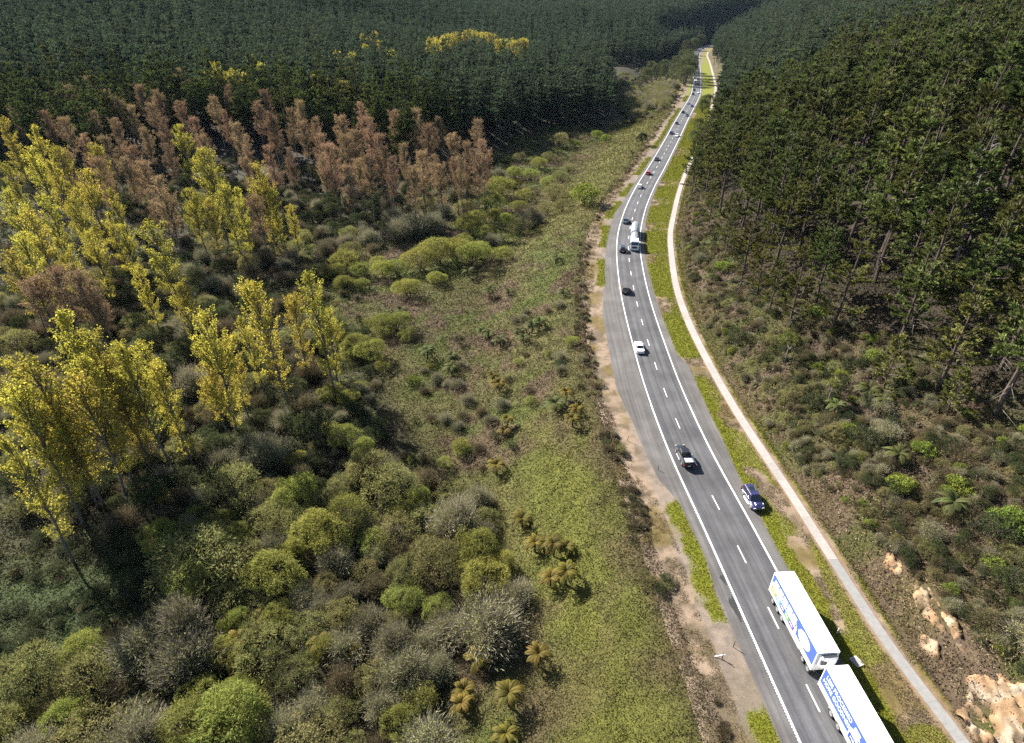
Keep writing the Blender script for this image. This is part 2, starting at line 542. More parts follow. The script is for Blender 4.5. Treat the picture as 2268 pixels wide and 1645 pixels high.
def asphalt(name, base, tracks):
    m, nt, out = mat(name)
    L = nt.links.new
    uv = nt.nodes.new('ShaderNodeUVMap'); sep = nt.nodes.new('ShaderNodeSeparateXYZ'); L(uv.outputs[0], sep.inputs[0])
    tc = nt.nodes.new('ShaderNodeTexCoord')
    fine = nd(nt, 'ShaderNodeTexNoise', Scale=9.0, Detail=5.0, Roughness=.8); L(tc.outputs['Object'], fine.inputs['Vector'])
    mp = nd(nt, 'ShaderNodeMapping'); mp.inputs['Scale'].default_value = (2.2, .03, 1); L(uv.outputs[0], mp.inputs['Vector'])
    streak = nd(nt, 'ShaderNodeTexNoise', Scale=1.0, Detail=5.0, Roughness=.6); L(mp.outputs[0], streak.inputs['Vector'])
    blot = nd(nt, 'ShaderNodeTexNoise', Scale=.16, Detail=6.0, Roughness=.6); L(tc.outputs['Object'], blot.inputs['Vector'])
    val = None
    terms = [(fine, .34), (streak, .40), (blot, .40)]
    for n, amp in terms:
        r = nd(nt, 'ShaderNodeMapRange', From__Min=.25, From__Max=.75, To__Min=1 - amp, To__Max=1 + amp); L(n.outputs['Fac'], r.inputs['Value'])
        if val is None: val = r.outputs[0]
        else:
            mu = nd(nt, 'ShaderNodeMath', _operation='MULTIPLY'); L(val, mu.inputs[0]); L(r.outputs[0], mu.inputs[1]); val = mu.outputs[0]
    col = nd(nt, 'ShaderNodeRGB'); col.outputs[0].default_value = (*base, 1)
    c = col.outputs[0]
    if tracks:                                   # polished, darker wheel paths in both lanes
        ab = nd(nt, 'ShaderNodeMath', _operation='ABSOLUTE'); L(sep.outputs['X'], ab.inputs[0])
        rp = nt.nodes.new('ShaderNodeValToRGB'); e = rp.color_ramp.elements
        mrr = nd(nt, 'ShaderNodeMapRange', From__Max=4.0); L(ab.outputs[0], mrr.inputs['Value']); L(mrr.outputs[0], rp.inputs['Fac'])
        e[0].position, e[0].color = 0, (1.12, 1.1, 1.05, 1); e[1].position, e[1].color = 1, (1.1, 1.08, 1.02, 1)
        for p, k in ((.12, 1.1), (.24, .86), (.36, 1.16), (.50, 1.16), (.62, .84), (.74, .90), (.84, 1.06)):
            q = e.new(p); q.color = (k, k, k * (.99 if k > 1 else 1.03), 1)
        mu = nd(nt, 'ShaderNodeVectorMath', _operation='MULTIPLY'); L(c, mu.inputs[0]); L(rp.outputs[0], mu.inputs[1]); c = mu.outputs[0]
        # tar bleeding and fine cracks in the lane toward the camera
        vo = nd(nt, 'ShaderNodeTexNoise', Scale=1.0, Detail=3.0, Roughness=.5)
        mp2 = nd(nt, 'ShaderNodeMapping'); mp2.inputs['Scale'].default_value = (1.6, .22, 1); L(uv.outputs[0], mp2.inputs['Vector']); L(mp2.outputs[0], vo.inputs['Vector'])
        cr = nd(nt, 'ShaderNodeMapRange', From__Min=.62, From__Max=.70, To__Min=1.0, To__Max=.72); L(vo.outputs['Fac'], cr.inputs['Value'])
        mu = nd(nt, 'ShaderNodeVectorMath', _operation='SCALE'); L(c, mu.inputs[0]); L(cr.outputs[0], mu.inputs['Scale']); c = mu.outputs[0]
    sc = nd(nt, 'ShaderNodeVectorMath', _operation='SCALE'); L(c, sc.inputs[0]); L(val, sc.inputs['Scale'])
    p = nd(nt, 'ShaderNodeBsdfPrincipled', Roughness=.82); p.inputs['Specular IOR Level'].default_value = .3
    L(sc.outputs[0], p.inputs['Base Color'])
    b = nd(nt, 'ShaderNodeBump', Strength=.35, Distance=.02); L(fine.outputs['Fac'], b.inputs['Height']); L(b.outputs[0], p.inputs['Normal'])
    L(p.outputs[0], out.inputs['Surface'])
    return m


M['road'] = asphalt('road_asphalt', (.053, .053, .056), True)
M['shoulder'] = asphalt('shoulder_seal', (.072, .068, .065), False)
M['paint'] = solid('road_paint', (.60, .60, .59), .6, var=.25, scale=2.5)
ribbon('shoulder', shoulder_l, shoulder_r, .060, M['shoulder'], cols=9)
ribbon('road', const(-3.95), const(3.95), .066, M['road'], cols=9)


def on_road(y, off, base=road_c):
    s = float(slope_of(base, y)); k = math.sqrt(1 + s * s)
    return float(base(y)) + off / k, y - off * s / k, math.atan2(s, 1)     # x, y, turn to the right of +Y


def marks(name, spans, off, w, z=.072, teeth=0):
    g = Geo()
    for a, b in spans:
        n = max(2, int((b - a) / (2.0 if a < 250 else 6.0)) + 1)
        yy = np.linspace(a, b, n)
        l = np.array([on_road(y, off - w / 2)[:2] for y in yy]); r = np.array([on_road(y, off + w / 2)[:2] for y in yy])
        V = np.concatenate([np.c_[l, np.full(n, z)], np.c_[r, np.full(n, z)]])
        g.add(V, [(i, n + i, n + i + 1, i + 1) for i in range(n - 1)])
    if teeth:                                   # raised rumble blocks along the outer edge of the line
        s = math.copysign(1, off)
        for y in np.arange(12, 92, .32):
            x, yy, t = on_road(y, off + s * (w / 2 + .045))
            g.box((x, yy, z + .004), (.10, .10, .014))
    return g.build(name, M['paint'], kind='structure')


marks('edge_line', [(4, 1250)], -3.58, .21, teeth=1)
marks('edge_line', [(4, 1250)], 3.58, .21, teeth=1)
arc_y = np.arange(0, 1260, .25)
arc_s = np.concatenate([[0], np.cumsum(np.hypot(np.diff(arc_y), np.diff(road_c(arc_y))))])
s0 = float(np.interp(67.7, arc_y, arc_s)) - 3.0
dash = []
k = -6
while True:
    a = s0 + 10 * k
    k += 1
    if a < 5: continue
    if a > arc_s[-1] - 10: break
    dash.append((float(np.interp(a, arc_s, arc_y)), float(np.interp(a + 3.05, arc_s, arc_y))))
marks('centre_line', dash, 0, .15)

# --- patched tar stains on the left shoulder
M['tar'] = solid('tar_stain', (.012, .012, .013), .7)
for u, v, a, b in ((1602, 1283, .35, .75), (1627, 1345, .42, 1.7)):
    x, y = flat(u, v)
    t = math.atan2(float(slope_of(road_c, y)), 1)
    n = 22
    th = np.linspace(0, 2 * np.pi, n, endpoint=False)
    rr = 1 + .25 * np.sin(3 * th + u) + .12 * np.sin(7 * th)
    px, py = a * rr * np.cos(th), b * rr * np.sin(th)
    g = Geo(); g.add(np.c_[x + px * math.cos(t) + py * math.sin(t), y - px * math.sin(t) + py * math.cos(t), np.full(n, .0695)], [tuple(range(n))])
    g.build('road_stain', M['tar'], kind='structure')

# --- concrete path, a newer pale length and an older grey one
def concrete(name, col):
    m, nt, out = mat(name)
    L = nt.links.new
    uv = nt.nodes.new('ShaderNodeUVMap'); sep = nt.nodes.new('ShaderNodeSeparateXYZ'); L(uv.outputs[0], sep.inputs[0])
    tc = nt.nodes.new('ShaderNodeTexCoord')
    n1 = nd(nt, 'ShaderNodeTexNoise', Scale=1.6, Detail=8.0, Roughness=.7); L(tc.outputs['Object'], n1.inputs['Vector'])
    r1 = nd(nt, 'ShaderNodeMapRange', From__Min=.3, From__Max=.7, To__Min=.8, To__Max=1.14); L(n1.outputs['Fac'], r1.inputs['Value'])
    mo = nd(nt, 'ShaderNodeMath', _operation='PINGPONG'); mo.inputs[1].default_value = 2.0; L(sep.outputs['Y'], mo.inputs[0])
    jn = nd(nt, 'ShaderNodeMapRange', From__Min=0, From__Max=.03, To__Min=.62, To__Max=1.0); L(mo.outputs[0], jn.inputs['Value'])
    mu = nd(nt, 'ShaderNodeMath', _operation='MULTIPLY'); L(r1.outputs[0], mu.inputs[0]); L(jn.outputs[0], mu.inputs[1])
    sl = nd(nt, 'ShaderNodeMath', _operation='DIVIDE'); sl.inputs[1].default_value = 4.0; L(sep.outputs['Y'], sl.inputs[0])
    fl = nd(nt, 'ShaderNodeMath', _operation='FLOOR'); L(sl.outputs[0], fl.inputs[0])
    wn = nd(nt, 'ShaderNodeTexWhiteNoise', _noise_dimensions='1D'); L(fl.outputs[0], wn.inputs['W'])
    rs = nd(nt, 'ShaderNodeMapRange', To__Min=.92, To__Max=1.06); L(wn.outputs['Value'], rs.inputs['Value'])
    m2 = nd(nt, 'ShaderNodeMath', _operation='MULTIPLY'); L(mu.outputs[0], m2.inputs[0]); L(rs.outputs[0], m2.inputs[1])
    sc = nd(nt, 'ShaderNodeVectorMath', _operation='SCALE'); sc.inputs[0].default_value = col; L(m2.outputs[0], sc.inputs['Scale'])
    p = nd(nt, 'ShaderNodeBsdfPrincipled', Roughness=.85); L(sc.outputs[0], p.inputs['Base Color']); L(p.outputs[0], out.inputs['Surface'])
    return m


M['path_old'] = concrete('old_concrete', (.165, .162, .156))
M['path_new'] = concrete('new_concrete', (.225, .208, .192))
PW = lambda s: (lambda y: s * np.interp(y, [0, 60, 90, 130, 300, 1200], [.66, .66, .76, .82, .86, .9]))
yj = flat(1865, 1240)[1]
def path_piece(y0, y1, m):
    yy = np.arange(y0, y1 + .01, 1.0 if y1 < 200 else 2.0)
    yy[-1] = y1
    s = slope_of(PATH_X, yy); k = np.sqrt(1 + s * s)
    w = PW(1)(yy)
    off = np.stack([-w, -w, w, w], 1)
    X = PATH_X(yy)[:, None] + off / k[:, None]; Y = yy[:, None] - off * (s / k)[:, None]
    Z = np.repeat(np.array([[-.1, .11, .11, -.1]]), len(yy), 0)
    arc = np.concatenate([[0], np.cumsum(np.hypot(np.diff(yy), np.diff(PATH_X(yy))))])
    o = sheet('path', X, Y, Z, None, m, np.stack([off, np.repeat(arc[:, None], 4, 1)], -1))
    for p in o.data.polygons: p.use_smooth = False
path_piece(4, yj, M['path_old'])
path_piece(yj + .02, 1000, M['path_new'])

# --- grass blades on the verges
def field(n, y0, y1, xa, xb, dens, power=1.4):
    """points in the strip xa(y)..xb(y), thinner with distance"""
    y = y0 * (y1 / y0) ** rng.random(n)
    x = xa(y) + (xb(y) - xa(y)) * rng.random(n)
    keep = rng.random(n) < dens(x, y)
    return x[keep], y[keep]


x, y = field(420000, 24, 520, lambda y: road_c(y) - 12.5, lambda y: PATH_X(y) + 6, grassy)
n = len(x); k = (np.hypot(x, y) / 60)
z = np.where(pathd(x, y) > 1, hills(x, y), 0) + .02
col = rgb((.25, .27, .022), n, .22, .07)
dry = rng.random(n) < .22 + .45 * sstep(90, 60, y) * sstep(.45, .6, vnoise(x, y, 3, 5))
col[dry] = rgb((.27, .21, .055), int(dry.sum()), .2, .06)
T = rng.normal(size=(n, 3)) * .8; T[:, 2] = np.abs(T[:, 2]) + .5
Geo().leaves(np.c_[x, y, z], T, .17 * k ** .6 * rng.uniform(.7, 1.5, n), .075 * k ** .6, col).build('verge_grass', M['grass'], kind='stuff')

# dry tussocks and thatch on the bare verge
x, y = field(330000, 24, 330, lambda y: road_c(y) - 12.5, lambda y: PATH_X(y) + 5.5,
             lambda x, y: (1 - grassy(x, y)) * sstep(.30, .58, vnoise(x, y, 1.4, 6)) * ((lat(x, y) > shoulder_r(y) + .2) & (np.abs(pathd(x, y)) > 1.1) | (lat(x, y) < shoulder_l(y) - 3.2)))
n = len(x); k = (np.hypot(x, y) / 60)
z = np.where(pathd(x, y) > 1, hills(x, y), 0) + .02
T = rng.normal(size=(n, 3)) * .9; T[:, 2] = np.abs(T[:, 2]) * .7 + .25
pick = rng.random(n)[:, None]
col = np.where(pick < .5, rgb((.34, .25, .15), n, .22), np.where(pick < .8, rgb((.21, .155, .085), n, .2), rgb((.17, .17, .03), n, .2)))
Geo().leaves(np.c_[x, y, z], T, .20 * k ** .6 * rng.uniform(.6, 1.5, n), .06 * k ** .6, col).build('dry_grass', M['grass'], kind='stuff')
# ================================================================== PLANTS: one model of each kind, a few forms of each
def unit(a): return a / np.maximum(np.linalg.norm(a, axis=-1, keepdims=True), 1e-9)


def rnd_dir(n, up=0.0):
    d = rng.normal(size=(n, 3)); d = unit(d); d[:, 2] += up
    return unit(d)


def branches(tr, base, dirs, L, r0, bend=.2, n=4, sides=4, col=(1, 1, 1)):
    """tapered, upward-curving limbs; returns a function giving points along them"""
    s = np.linspace(0, 1, n)
    out = []
    for b, d, l, r in zip(base, dirs, L, r0):
        p = b + d * l * s[:, None]
        p[:, 2] += bend * l * s ** 2
        tr.tube(p, r * (1 - .85 * s), sides, col, cap=False)


def along(base, dirs, L, s, bend=.2):
    p = base + dirs * (L * s)[:, None]
    p[:, 2] += bend * L * s ** 2
    return p


def pine_model(seed, H, Rm, clear, whorls, lush=1.0, col=(.098, .112, .036), leaf=1.0, dead=True):
    global rng
    rng = np.random.default_rng(seed)
    tr, cr = Geo(), Geo()
    barkc = np.array((.085, .058, .043))
    zt = np.linspace(0, H, 8)
    wob = np.c_[rng.normal(0, .10, 8).cumsum(), rng.normal(0, .10, 8).cumsum(), zt]; wob[0, :2] = 0
    tr.tube(wob, .30 * (H / 28) * (1 - zt / H) ** .8 + .02, 7, barkc)
    zs = np.sort(rng.uniform(clear * H, H * .985, whorls) * .5 + np.linspace(clear * H, H * .985, whorls) * .5)
    t = (zs - clear * H) / (H - clear * H)
    B, D, L = [], [], []
    for z, tt in zip(zs, t):
        nb = rng.integers(4, 6)
        a0 = rng.random() * 7
        prof = Rm * (1 - tt) ** .95 * min(1, .66 + 1.8 * tt) + .28
        for k in range(nb):
            a = a0 + k * 2 * np.pi / nb + rng.normal(0, .3)
            e = R(2 + 38 * tt + rng.normal(0, 8))
            c = np.array([np.interp(z, wob[:, 2], wob[:, 0]), np.interp(z, wob[:, 2], wob[:, 1]), z])
            B.append(c); D.append([math.cos(a) * math.cos(e), math.sin(a) * math.cos(e), math.sin(e)])
            L.append(prof * rng.uniform(.55, 1.12))
    B, D, L = np.array(B), np.array(D), np.array(L)
    branches(tr, B, D, L * .93, .022 + .016 * L, .16, 4, 3, barkc * np.array((1.2, 1.25, 1.3)))
    if dead:                                    # bare grey limbs below the live crown
        m = int(whorls * .8)
        z = rng.uniform(clear * H * .35, clear * H * 1.25, m); a = rng.uniform(0, 6.28, m)
        b = np.c_[np.zeros(m), np.zeros(m), z]; d = unit(np.c_[np.cos(a), np.sin(a), rng.normal(.05, .16, m)])
        branches(tr, b, d, Rm * rng.uniform(.3, .85, m), np.full(m, .045), -.06, 4, 3, (.15, .13, .11))
    # needle tufts along the outer part of every limb
    nt_ = np.maximum(3, (L * 4.2 * lush).astype(int))
    idx = np.repeat(np.arange(len(L)), nt_)
    s = .32 + .68 * rng.random(len(idx)) ** .62
    P = along(B[idx], D[idx], L[idx], s, .16)
    side = unit(np.cross(D[idx], [0, 0, 1.0]))
    P += side * (rng.normal(0, .17, len(idx)) * L[idx] * (1.15 - s))[:, None] + rng.normal(0, .06, (len(idx), 3))
    btint = np.exp(rng.normal(0, .12, (len(L), 1)))
    ttint = btint[idx] * np.exp(rng.normal(0, .10, (len(idx), 1))) * (1 + .30 * np.clip((s - .75) * 4, 0, 1)[:, None] * np.array([[1, 1, .4]]))
    q = 8
    ii = np.repeat(np.arange(len(idx)), q)
    T = D[idx][ii] * .75 + np.array([0, 0, .6]) + rng.normal(0, .38, (len(ii), 3))
    c = np.asarray(col) * ttint[ii] * np.exp(rng.normal(0, .09, (len(ii), 1)))
    cr.leaves(P[ii] + rng.normal(0, .07, (len(ii), 3)), T, .58 * leaf * rng.uniform(.6, 1.25, len(ii)), .17 * leaf, c, .55)
    # leading shoot
    k = 26
    z = H - rng.random(k) * 1.6
    cr.leaves(np.c_[rng.normal(0, .08, (k, 2)), z], rnd_dir(k, .9), .55 * leaf, .15 * leaf, rgb(col, k, .2))
    return tr, cr


def poplar_model(seed, H, Rm, clear, leafy, twig=False):
    global rng
    rng = np.random.default_rng(seed)
    tr, cr = Geo(), Geo()
    bc = np.array((.20, .175, .145))
    zt = np.linspace(0, H, 9)
    wob = np.c_[rng.normal(0, .13, 9).cumsum(), rng.normal(0, .13, 9).cumsum(), zt]; wob[0, :2] = 0
    rad = .24 * (H / 28) * (1 - zt / H) ** .9 + .015
    tr.tube(wob, rad, 7, bc)
    m = int(74 * (H / 28))
    zs = np.sort(rng.uniform(clear * H, H * .97, m))
    t = (zs - clear * H) / (H - clear * H)
    lump = .62 + .55 * np.interp(t, np.linspace(0, 1, 9), rng.random(9))
    prof = Rm * np.sin(np.pi * np.clip(.10 + .90 * t, 0, 1) ** .85) ** .6 * lump + .3
    a = rng.uniform(0, 6.28, m)
    e = R(46) + R(20) * t + rng.normal(0, .13, m)
    D = np.c_[np.cos(a) * np.cos(e), np.sin(a) * np.cos(e), np.sin(e)]
    B = np.c_[np.interp(zs, wob[:, 2], wob[:, 0]), np.interp(zs, wob[:, 2], wob[:, 1]), zs]
    L = np.minimum(prof / np.cos(e) * rng.uniform(.55, 1.1, m), (H * 1.01 - zs) / np.maximum(np.sin(e), .3))
    branches(tr, B, D, L, .020 + .018 * L, .05, 4, 3, bc * .9)
    # twigs from the limbs
    nk = np.maximum(3, (L * 3.6).astype(int)); idx = np.repeat(np.arange(m), nk)
    s = .18 + .82 * rng.random(len(idx)) ** .75
    P = along(B[idx], D[idx], L[idx], s, .05)
    td = unit(D[idx] + rng.normal(0, .55, (len(idx), 3)) + np.array([0, 0, .25]))
    tl = rng.uniform(.5, 1.5, len(idx)) * (1.2 - .5 * s)
    tr.leaves(P, td, tl, .06, rgb(bc * 1.4, len(idx), .15, .02), .3)
    per = leafy
    ii = np.repeat(np.arange(len(idx)), per)
    u = rng.random(len(ii))
    Q = P[ii] + td[ii] * (tl[ii] * u)[:, None] + rng.normal(0, .17, (len(ii), 3))
    if twig:                                    # not yet in leaf: reddish buds and catkins on dense twigs
        T = td[ii] + rng.normal(0, .5, (len(ii), 3))
        cr.leaves(Q, T, rng.uniform(.25, .6, len(ii)), .11, rgb((.47, .31, .165), len(ii), .2, .04), .5)
    else:
        cl = np.exp(rng.normal(0, .15, (len(idx), 1)))[ii]
        cr.leaves(Q, rnd_dir(len(ii), .2), rng.uniform(.20, .36, len(ii)), rng.uniform(.16, .26, len(ii)), rgb((.62, .53, .075), len(ii), .22, .05) * cl, .45)
    return tr, cr


def lobed(seed, k, R0, H, n, col, L, W, droop, shell=.30, stems=7, var=.2, flat_=.8):
    """a rounded crown built of lobes; fine leaves near the surface of each"""
    global rng
    rng = np.random.default_rng(seed)
    tr, cr = Geo(), Geo()
    cs = []
    for i in range(k):
        a = i * 2.4 + rng.random(); rr = R0 * .74 * math.sqrt((i + .3) / k) * rng.uniform(.8, 1.15)
        rad = R0 * rng.uniform(.26, .52) * (1.1 - .3 * rr / R0)
        if flat_ > 1.05: rr *= .8
        cs.append((rr * math.cos(a), rr * math.sin(a), H * rng.uniform(.86, 1.04) - rad * flat_ - (rr / R0) ** 2 * H * .46 * rng.uniform(.6, 1.3), rad))
    cs = np.array(cs)
    w = cs[:, 3] ** 2; pick = rng.choice(k, n, p=w / w.sum())
    d = rnd_dir(n, .35)
    r = cs[pick, 3] * (1 - shell * rng.random(n) ** 1.4)
    spray = rng.random(n) < .10
    r = np.where(spray, r * rng.uniform(1.0, 1.32, n), r)
    P = cs[pick, :3] + d * r[:, None] * np.array([1, 1, flat_])
    P[:, 2] = np.where(P[:, 2] < .15, .15 + rng.random(n) * .8, P[:, 2])
    # leave out what lies deep inside another lobe
    dist = np.linalg.norm((P[:, None] - cs[None, :, :3]) / np.array([1, 1, flat_]), axis=2) / cs[None, :, 3]
    keep = dist.min(1) > .62
    P, d, pick = P[keep], d[keep], pick[keep]
    # ragged holes
    h = vnoise(P[:, 0] * 3 + seed, P[:, 1] * 3 + P[:, 2] * 2, R0 * .7, seed) 
    ok = rng.random(len(P)) < sstep(.22, .42, h) * .85 + .15
    P, d, pick = P[ok], d[ok], pick[ok]
    T = d * .7 + rng.normal(0, .45, (len(P), 3)); T[:, 2] -= droop
    lc = np.exp(rng.normal(0, .10, (k, 1)))[pick]
    cr.leaves(P, T, L * rng.uniform(.6, 1.3, len(P)), W, rgb(col, len(P), var, .05) * lc, .45)
    for i in range(stems):
        c = cs[i % k]
        b = np.array([rng.normal(0, R0 * .08), rng.normal(0, R0 * .08), 0])
        m = (b + c[:3]) / 2 + np.array([rng.normal(0, .2), rng.normal(0, .2), .25])
        tr.tube(np.array([b, m, c[:3]]), np.array([.11, .08, .03]) * (R0 / 3.5), 4, (.16, .135, .11), cap=False)
    return tr, cr


def twiggy(seed, R0, H, n, col, leafcol, leafn):
    """a leafless grey sallow: stems that fork into a haze of fine twigs"""
    global rng
    rng = np.random.default_rng(seed)
    tr, cr = Geo(), Geo()
    st = 16
    a = rng.uniform(0, 6.28, st); e = rng.uniform(.55, 1.45, st)
    D = np.c_[np.cos(a) * np.cos(e), np.sin(a) * np.cos(e), np.sin(e)]
    L = 1 / np.sqrt((np.cos(e) / R0) ** 2 + (np.sin(e) / H) ** 2) * rng.uniform(.75, 1.02, st)
    B = np.c_[rng.normal(0, .2, (st, 2)), np.zeros(st)]
    branches(tr, B, D, L * .8, np.full(st, .07), .06, 4, 4, np.array(col) * .8)
    idx = rng.integers(0, st, n)
    s = .30 + .70 * rng.random(n) ** .7
    P = along(B[idx], D[idx], L[idx], s, .06) + rng.normal(0, .20 * R0, (n, 3)) * np.array([1, 1, .7])
    P[:, 2] = np.maximum(P[:, 2], .2 + .4 * rng.random(n))
    c = np.array([0, 0, H * .25])
    T = unit(P - c) + rng.normal(0, .45, (n, 3)) + np.array([0, 0, .25])
    lump = np.exp(rng.normal(0, .12, (st, 1)))[idx]
    cr.leaves(P, T, rng.uniform(.35, .85, n) * (R0 / 3) ** .5, .05 + .02 * rng.random(n), rgb(col, n, .22, .03) * lump, .4)
    if leafn:
        k = rng.integers(0, n, leafn)
        cr.leaves(P[k] + rng.normal(0, .12, (leafn, 3)), rnd_dir(leafn, .2), rng.uniform(.16, .3, leafn), .12, rgb(leafcol, leafn, .2, .05))
    return tr, cr


def fern_model(seed, trunk, Lf, fronds, col, tilt=.25):
    global rng
    rng = np.random.default_rng(seed)
    tr, cr = Geo(), Geo()
    tr.tube([(0, 0, -.3), (.05, .02, trunk * .5), (.08, .04, trunk)], [.16, .13, .12], 7, (.055, .038, .028))
    for f in range(fronds):
        a = f * 2 * np.pi / fronds + rng.normal(0, .16); l = Lf * rng.uniform(.78, 1.12)
        s = np.linspace(0, 1, 15)
        e = tilt + rng.normal(0, .08) + (.35 if f % 3 == 0 else 0)
        rr = l * s * np.cos(e); zz = l * (np.sin(e) * s + .35 * s - .78 * s ** 2.1)
        mid = np.c_[.08 + rr * np.cos(a), .04 + rr * np.sin(a), trunk + zz]
        cr.tube(mid, .03 * (1 - .8 * s), 3, np.array(col) * .55, cap=False)
        dv = unit(np.gradient(mid, axis=0)); sd = unit(np.cross(dv, [0, 0, 1.0]))
        wd = .40 * Lf / 2 * np.sin(np.pi * np.clip(s * .88 + .10, 0, 1)) ** .7 + .03
        fc = np.array(col) * np.exp(rng.normal(0, .14)) * np.exp(rng.normal(0, .05, 3))
        for sg in (-1, 1):
            for j in range(1, 15):
                for h in (0, .5):
                    if j + h > 14: continue
                    p = mid[j] if h == 0 else (mid[j] + mid[min(j + 1, 14)]) / 2
                    t = sd[j] * sg + dv[j] * .45 + np.array([0, 0, -.18])
                    t = t / np.linalg.norm(t)
                    b = dv[j] * .062 * Lf / 2
                    q = wd[j] * rng.uniform(.85, 1.1)
                    cr.quads(np.array([[p - b, p + t * q * .55 - b * .9, p + t * q, p + t * q * .5 + b]]), fc * np.exp(rng.normal(0, .1)))
    k = 14                                      # a skirt of dead fronds
    cr.leaves(np.c_[rng.normal(.05, .08, (k, 2)), np.full(k, trunk - .1)], unit(np.c_[rng.normal(0, 1, (k, 2)), np.full(k, -.9)]), Lf * .55, .16, rgb((.15, .09, .05), k, .2))
    return tr, cr


def cabbage_model(seed, H, heads):
    global rng
    rng = np.random.default_rng(seed)
    tr, cr = Geo(), Geo()
    tr.tube([(0, 0, -.3), (.05, 0, H * .3), (.02, .06, H * .58)], [.15, .12, .11], 6, (.20, .16, .125))
    for i in range(heads):
        a = i * 2.4 + rng.random(); r = rng.uniform(.5, 1.15) if i else .1
        top = np.array([r * math.cos(a), r * math.sin(a), H * rng.uniform(.78, 1.0)])
        tr.tube(np.array([(.02, .06, H * .55), (top[0] * .7, top[1] * .7, H * .66), top]), [.09, .075, .06], 5, (.20, .16, .125))
        n = 85
        d = rnd_dir(n, .18)
        cr.leaves(top + d * .06, d + np.array([0, 0, -.1]), rng.uniform(.65, .95, n), .085, rgb((.20, .215, .055), n, .22, .05), .35)
    return tr, cr


def dead_pine_model(seed, H):
    global rng
    rng = np.random.default_rng(seed)
    tr, lim = Geo(), Geo()
    zt = np.linspace(0, H, 8)
    w = np.c_[rng.normal(0, .12, 8).cumsum(), rng.normal(0, .12, 8).cumsum(), zt]; w[0, :2] = 0
    tr.tube(w, .24 * (1 - zt / H) + .03, 7, (.42, .385, .35))
    m = 46
    z = rng.uniform(.3, .98, m) * H; a = rng.uniform(0, 6.28, m)
    B = np.c_[np.interp(z, zt, w[:, 0]), np.interp(z, zt, w[:, 1]), z]; D = unit(np.c_[np.cos(a), np.sin(a), rng.normal(.25, .2, m)])
    L = 3.4 * (1.15 - z / H) * rng.uniform(.5, 1.1, m) + .4
    branches(lim, B, D, L, np.full(m, .05), .05, 4, 3, (.40, .37, .34))
    k = np.repeat(np.arange(m), 5); s = rng.uniform(.3, 1, len(k))
    lim.leaves(along(B[k], D[k], L[k], s, .05), D[k] + rng.normal(0, .5, (len(k), 3)), .9, .05, rgb((.38, .35, .32), len(k), .15, .02), .3)
    return tr, lim


MODELS = {}


def model(kind, name, parts, mats):
    """a plant's meshes, kept to be shared by every plant of that form: [(part name, mesh), ...]"""
    out = []
    for (pn, g), m in zip(parts, mats):
        o = g.build(pn, m)
        me = o.data; me.name = kind + '_' + pn
        bpy.data.objects.remove(o)
        out.append((pn, me))
    MODELS.setdefault(kind, []).append(out)


def plant(kind, form, name, x, y, z, h=1.0, w=None, rz=None, lean=0.0):
    """one plant: an Empty at its foot that carries its parts"""
    parts = MODELS[kind][form % len(MODELS[kind])]
    o = empty(name, (x, y, z), rnd.uniform(0, 6.28) if rz is None else rz)
    if lean: o.rotation_euler[0] = rnd.gauss(0, lean); o.rotation_euler[1] = rnd.gauss(0, lean)
    o.scale = (w or h, w or h, h)
    for pn, me in parts:
        c = bpy.data.objects.new(pn, me); C.objects.link(c); c.parent = o
    return o


rnd = random.Random(3)
for i in range(5):                              # plantation pines, long clear trunks
    t, c = pine_model(100 + i, 29, 4.5 + .4 * (i % 3), .22, 15, 1.35, (.125, .150, .042), 1.15)
    model('pine', 'pine', [('trunk', t), ('crown', c)], [M['bark'], M['pine']])
for i in range(3):                              # edge pines, broad and deep crowned
    t, c = pine_model(120 + i, 26, 5.6 + .5 * i, .12, 14, 1.3, (.145, .152, .040))
    model('edge_pine', 'pine', [('trunk', t), ('crown', c)], [M['bark'], M['pine']])
for i in range(3):                              # low young pines
    t, c = pine_model(140 + i, 11, 3.9, .10, 12, 1.15, (.150, .160, .044), .95, False)
    model('young_pine', 'pine', [('trunk', t), ('crown', c)], [M['bark'], M['pine']])
for i in range(5):
    t, c = poplar_model(200 + i, 28, 2.8 + .5 * (i % 3), (.16, .22, .12, .2, .26)[i], 6)
    model('poplar', 'poplar', [('trunk', t), ('crown', c)], [M['bark'], M['poplar']])
for i in range(4):
    t, c = poplar_model(230 + i, 27, 2.4 + .4 * (i % 2), .40, 6, True)
    model('bare_poplar', 'poplar', [('trunk', t), ('crown', c)], [M['bark'], M['bud']])
for i in range(4):
    t, c = lobed(300 + i, 12 + i, 4.0, 5.4, 12000, (.34, .35, .075), .36, .075, .55, .25)
    model('willow', 'willow', [('stems', t), ('foliage', c)], [M['bark'], M['willow']])
for i in range(4):
    t, c = lobed(320 + i, 15, 4.0, 5.0, 8600, (.285, .270, .095), .40, .085, .1, .55, 9)
    model('olive_shrub', 'shrub', [('stems', t), ('foliage', c)], [M['bark'], M['willow']])
for i in range(4):
    t, c = twiggy(340 + i, 4.0, 4.8, 6600, (.36, .325, .225), (.30, .30, .10), 5200)
    model('grey_shrub', 'shrub', [('stems', t), ('foliage', c)], [M['bark'], M['twig']])
for i in range(3):
    t, c = twiggy(360 + i, 3.6, 3.6, 5000, (.225, .17, .105), (.18, .18, .055), 2400)
    model('brown_shrub', 'shrub', [('stems', t), ('foliage', c)], [M['bark'], M['twig']])
for i in range(3):
    t, c = lobed(380 + i, 13, 4.0, 6.0, 7000, (.080, .095, .034), .30, .17, .0, .5)
    model('dark_shrub', 'shrub', [('stems', t), ('foliage', c)], [M['bark'], M['shrub']])
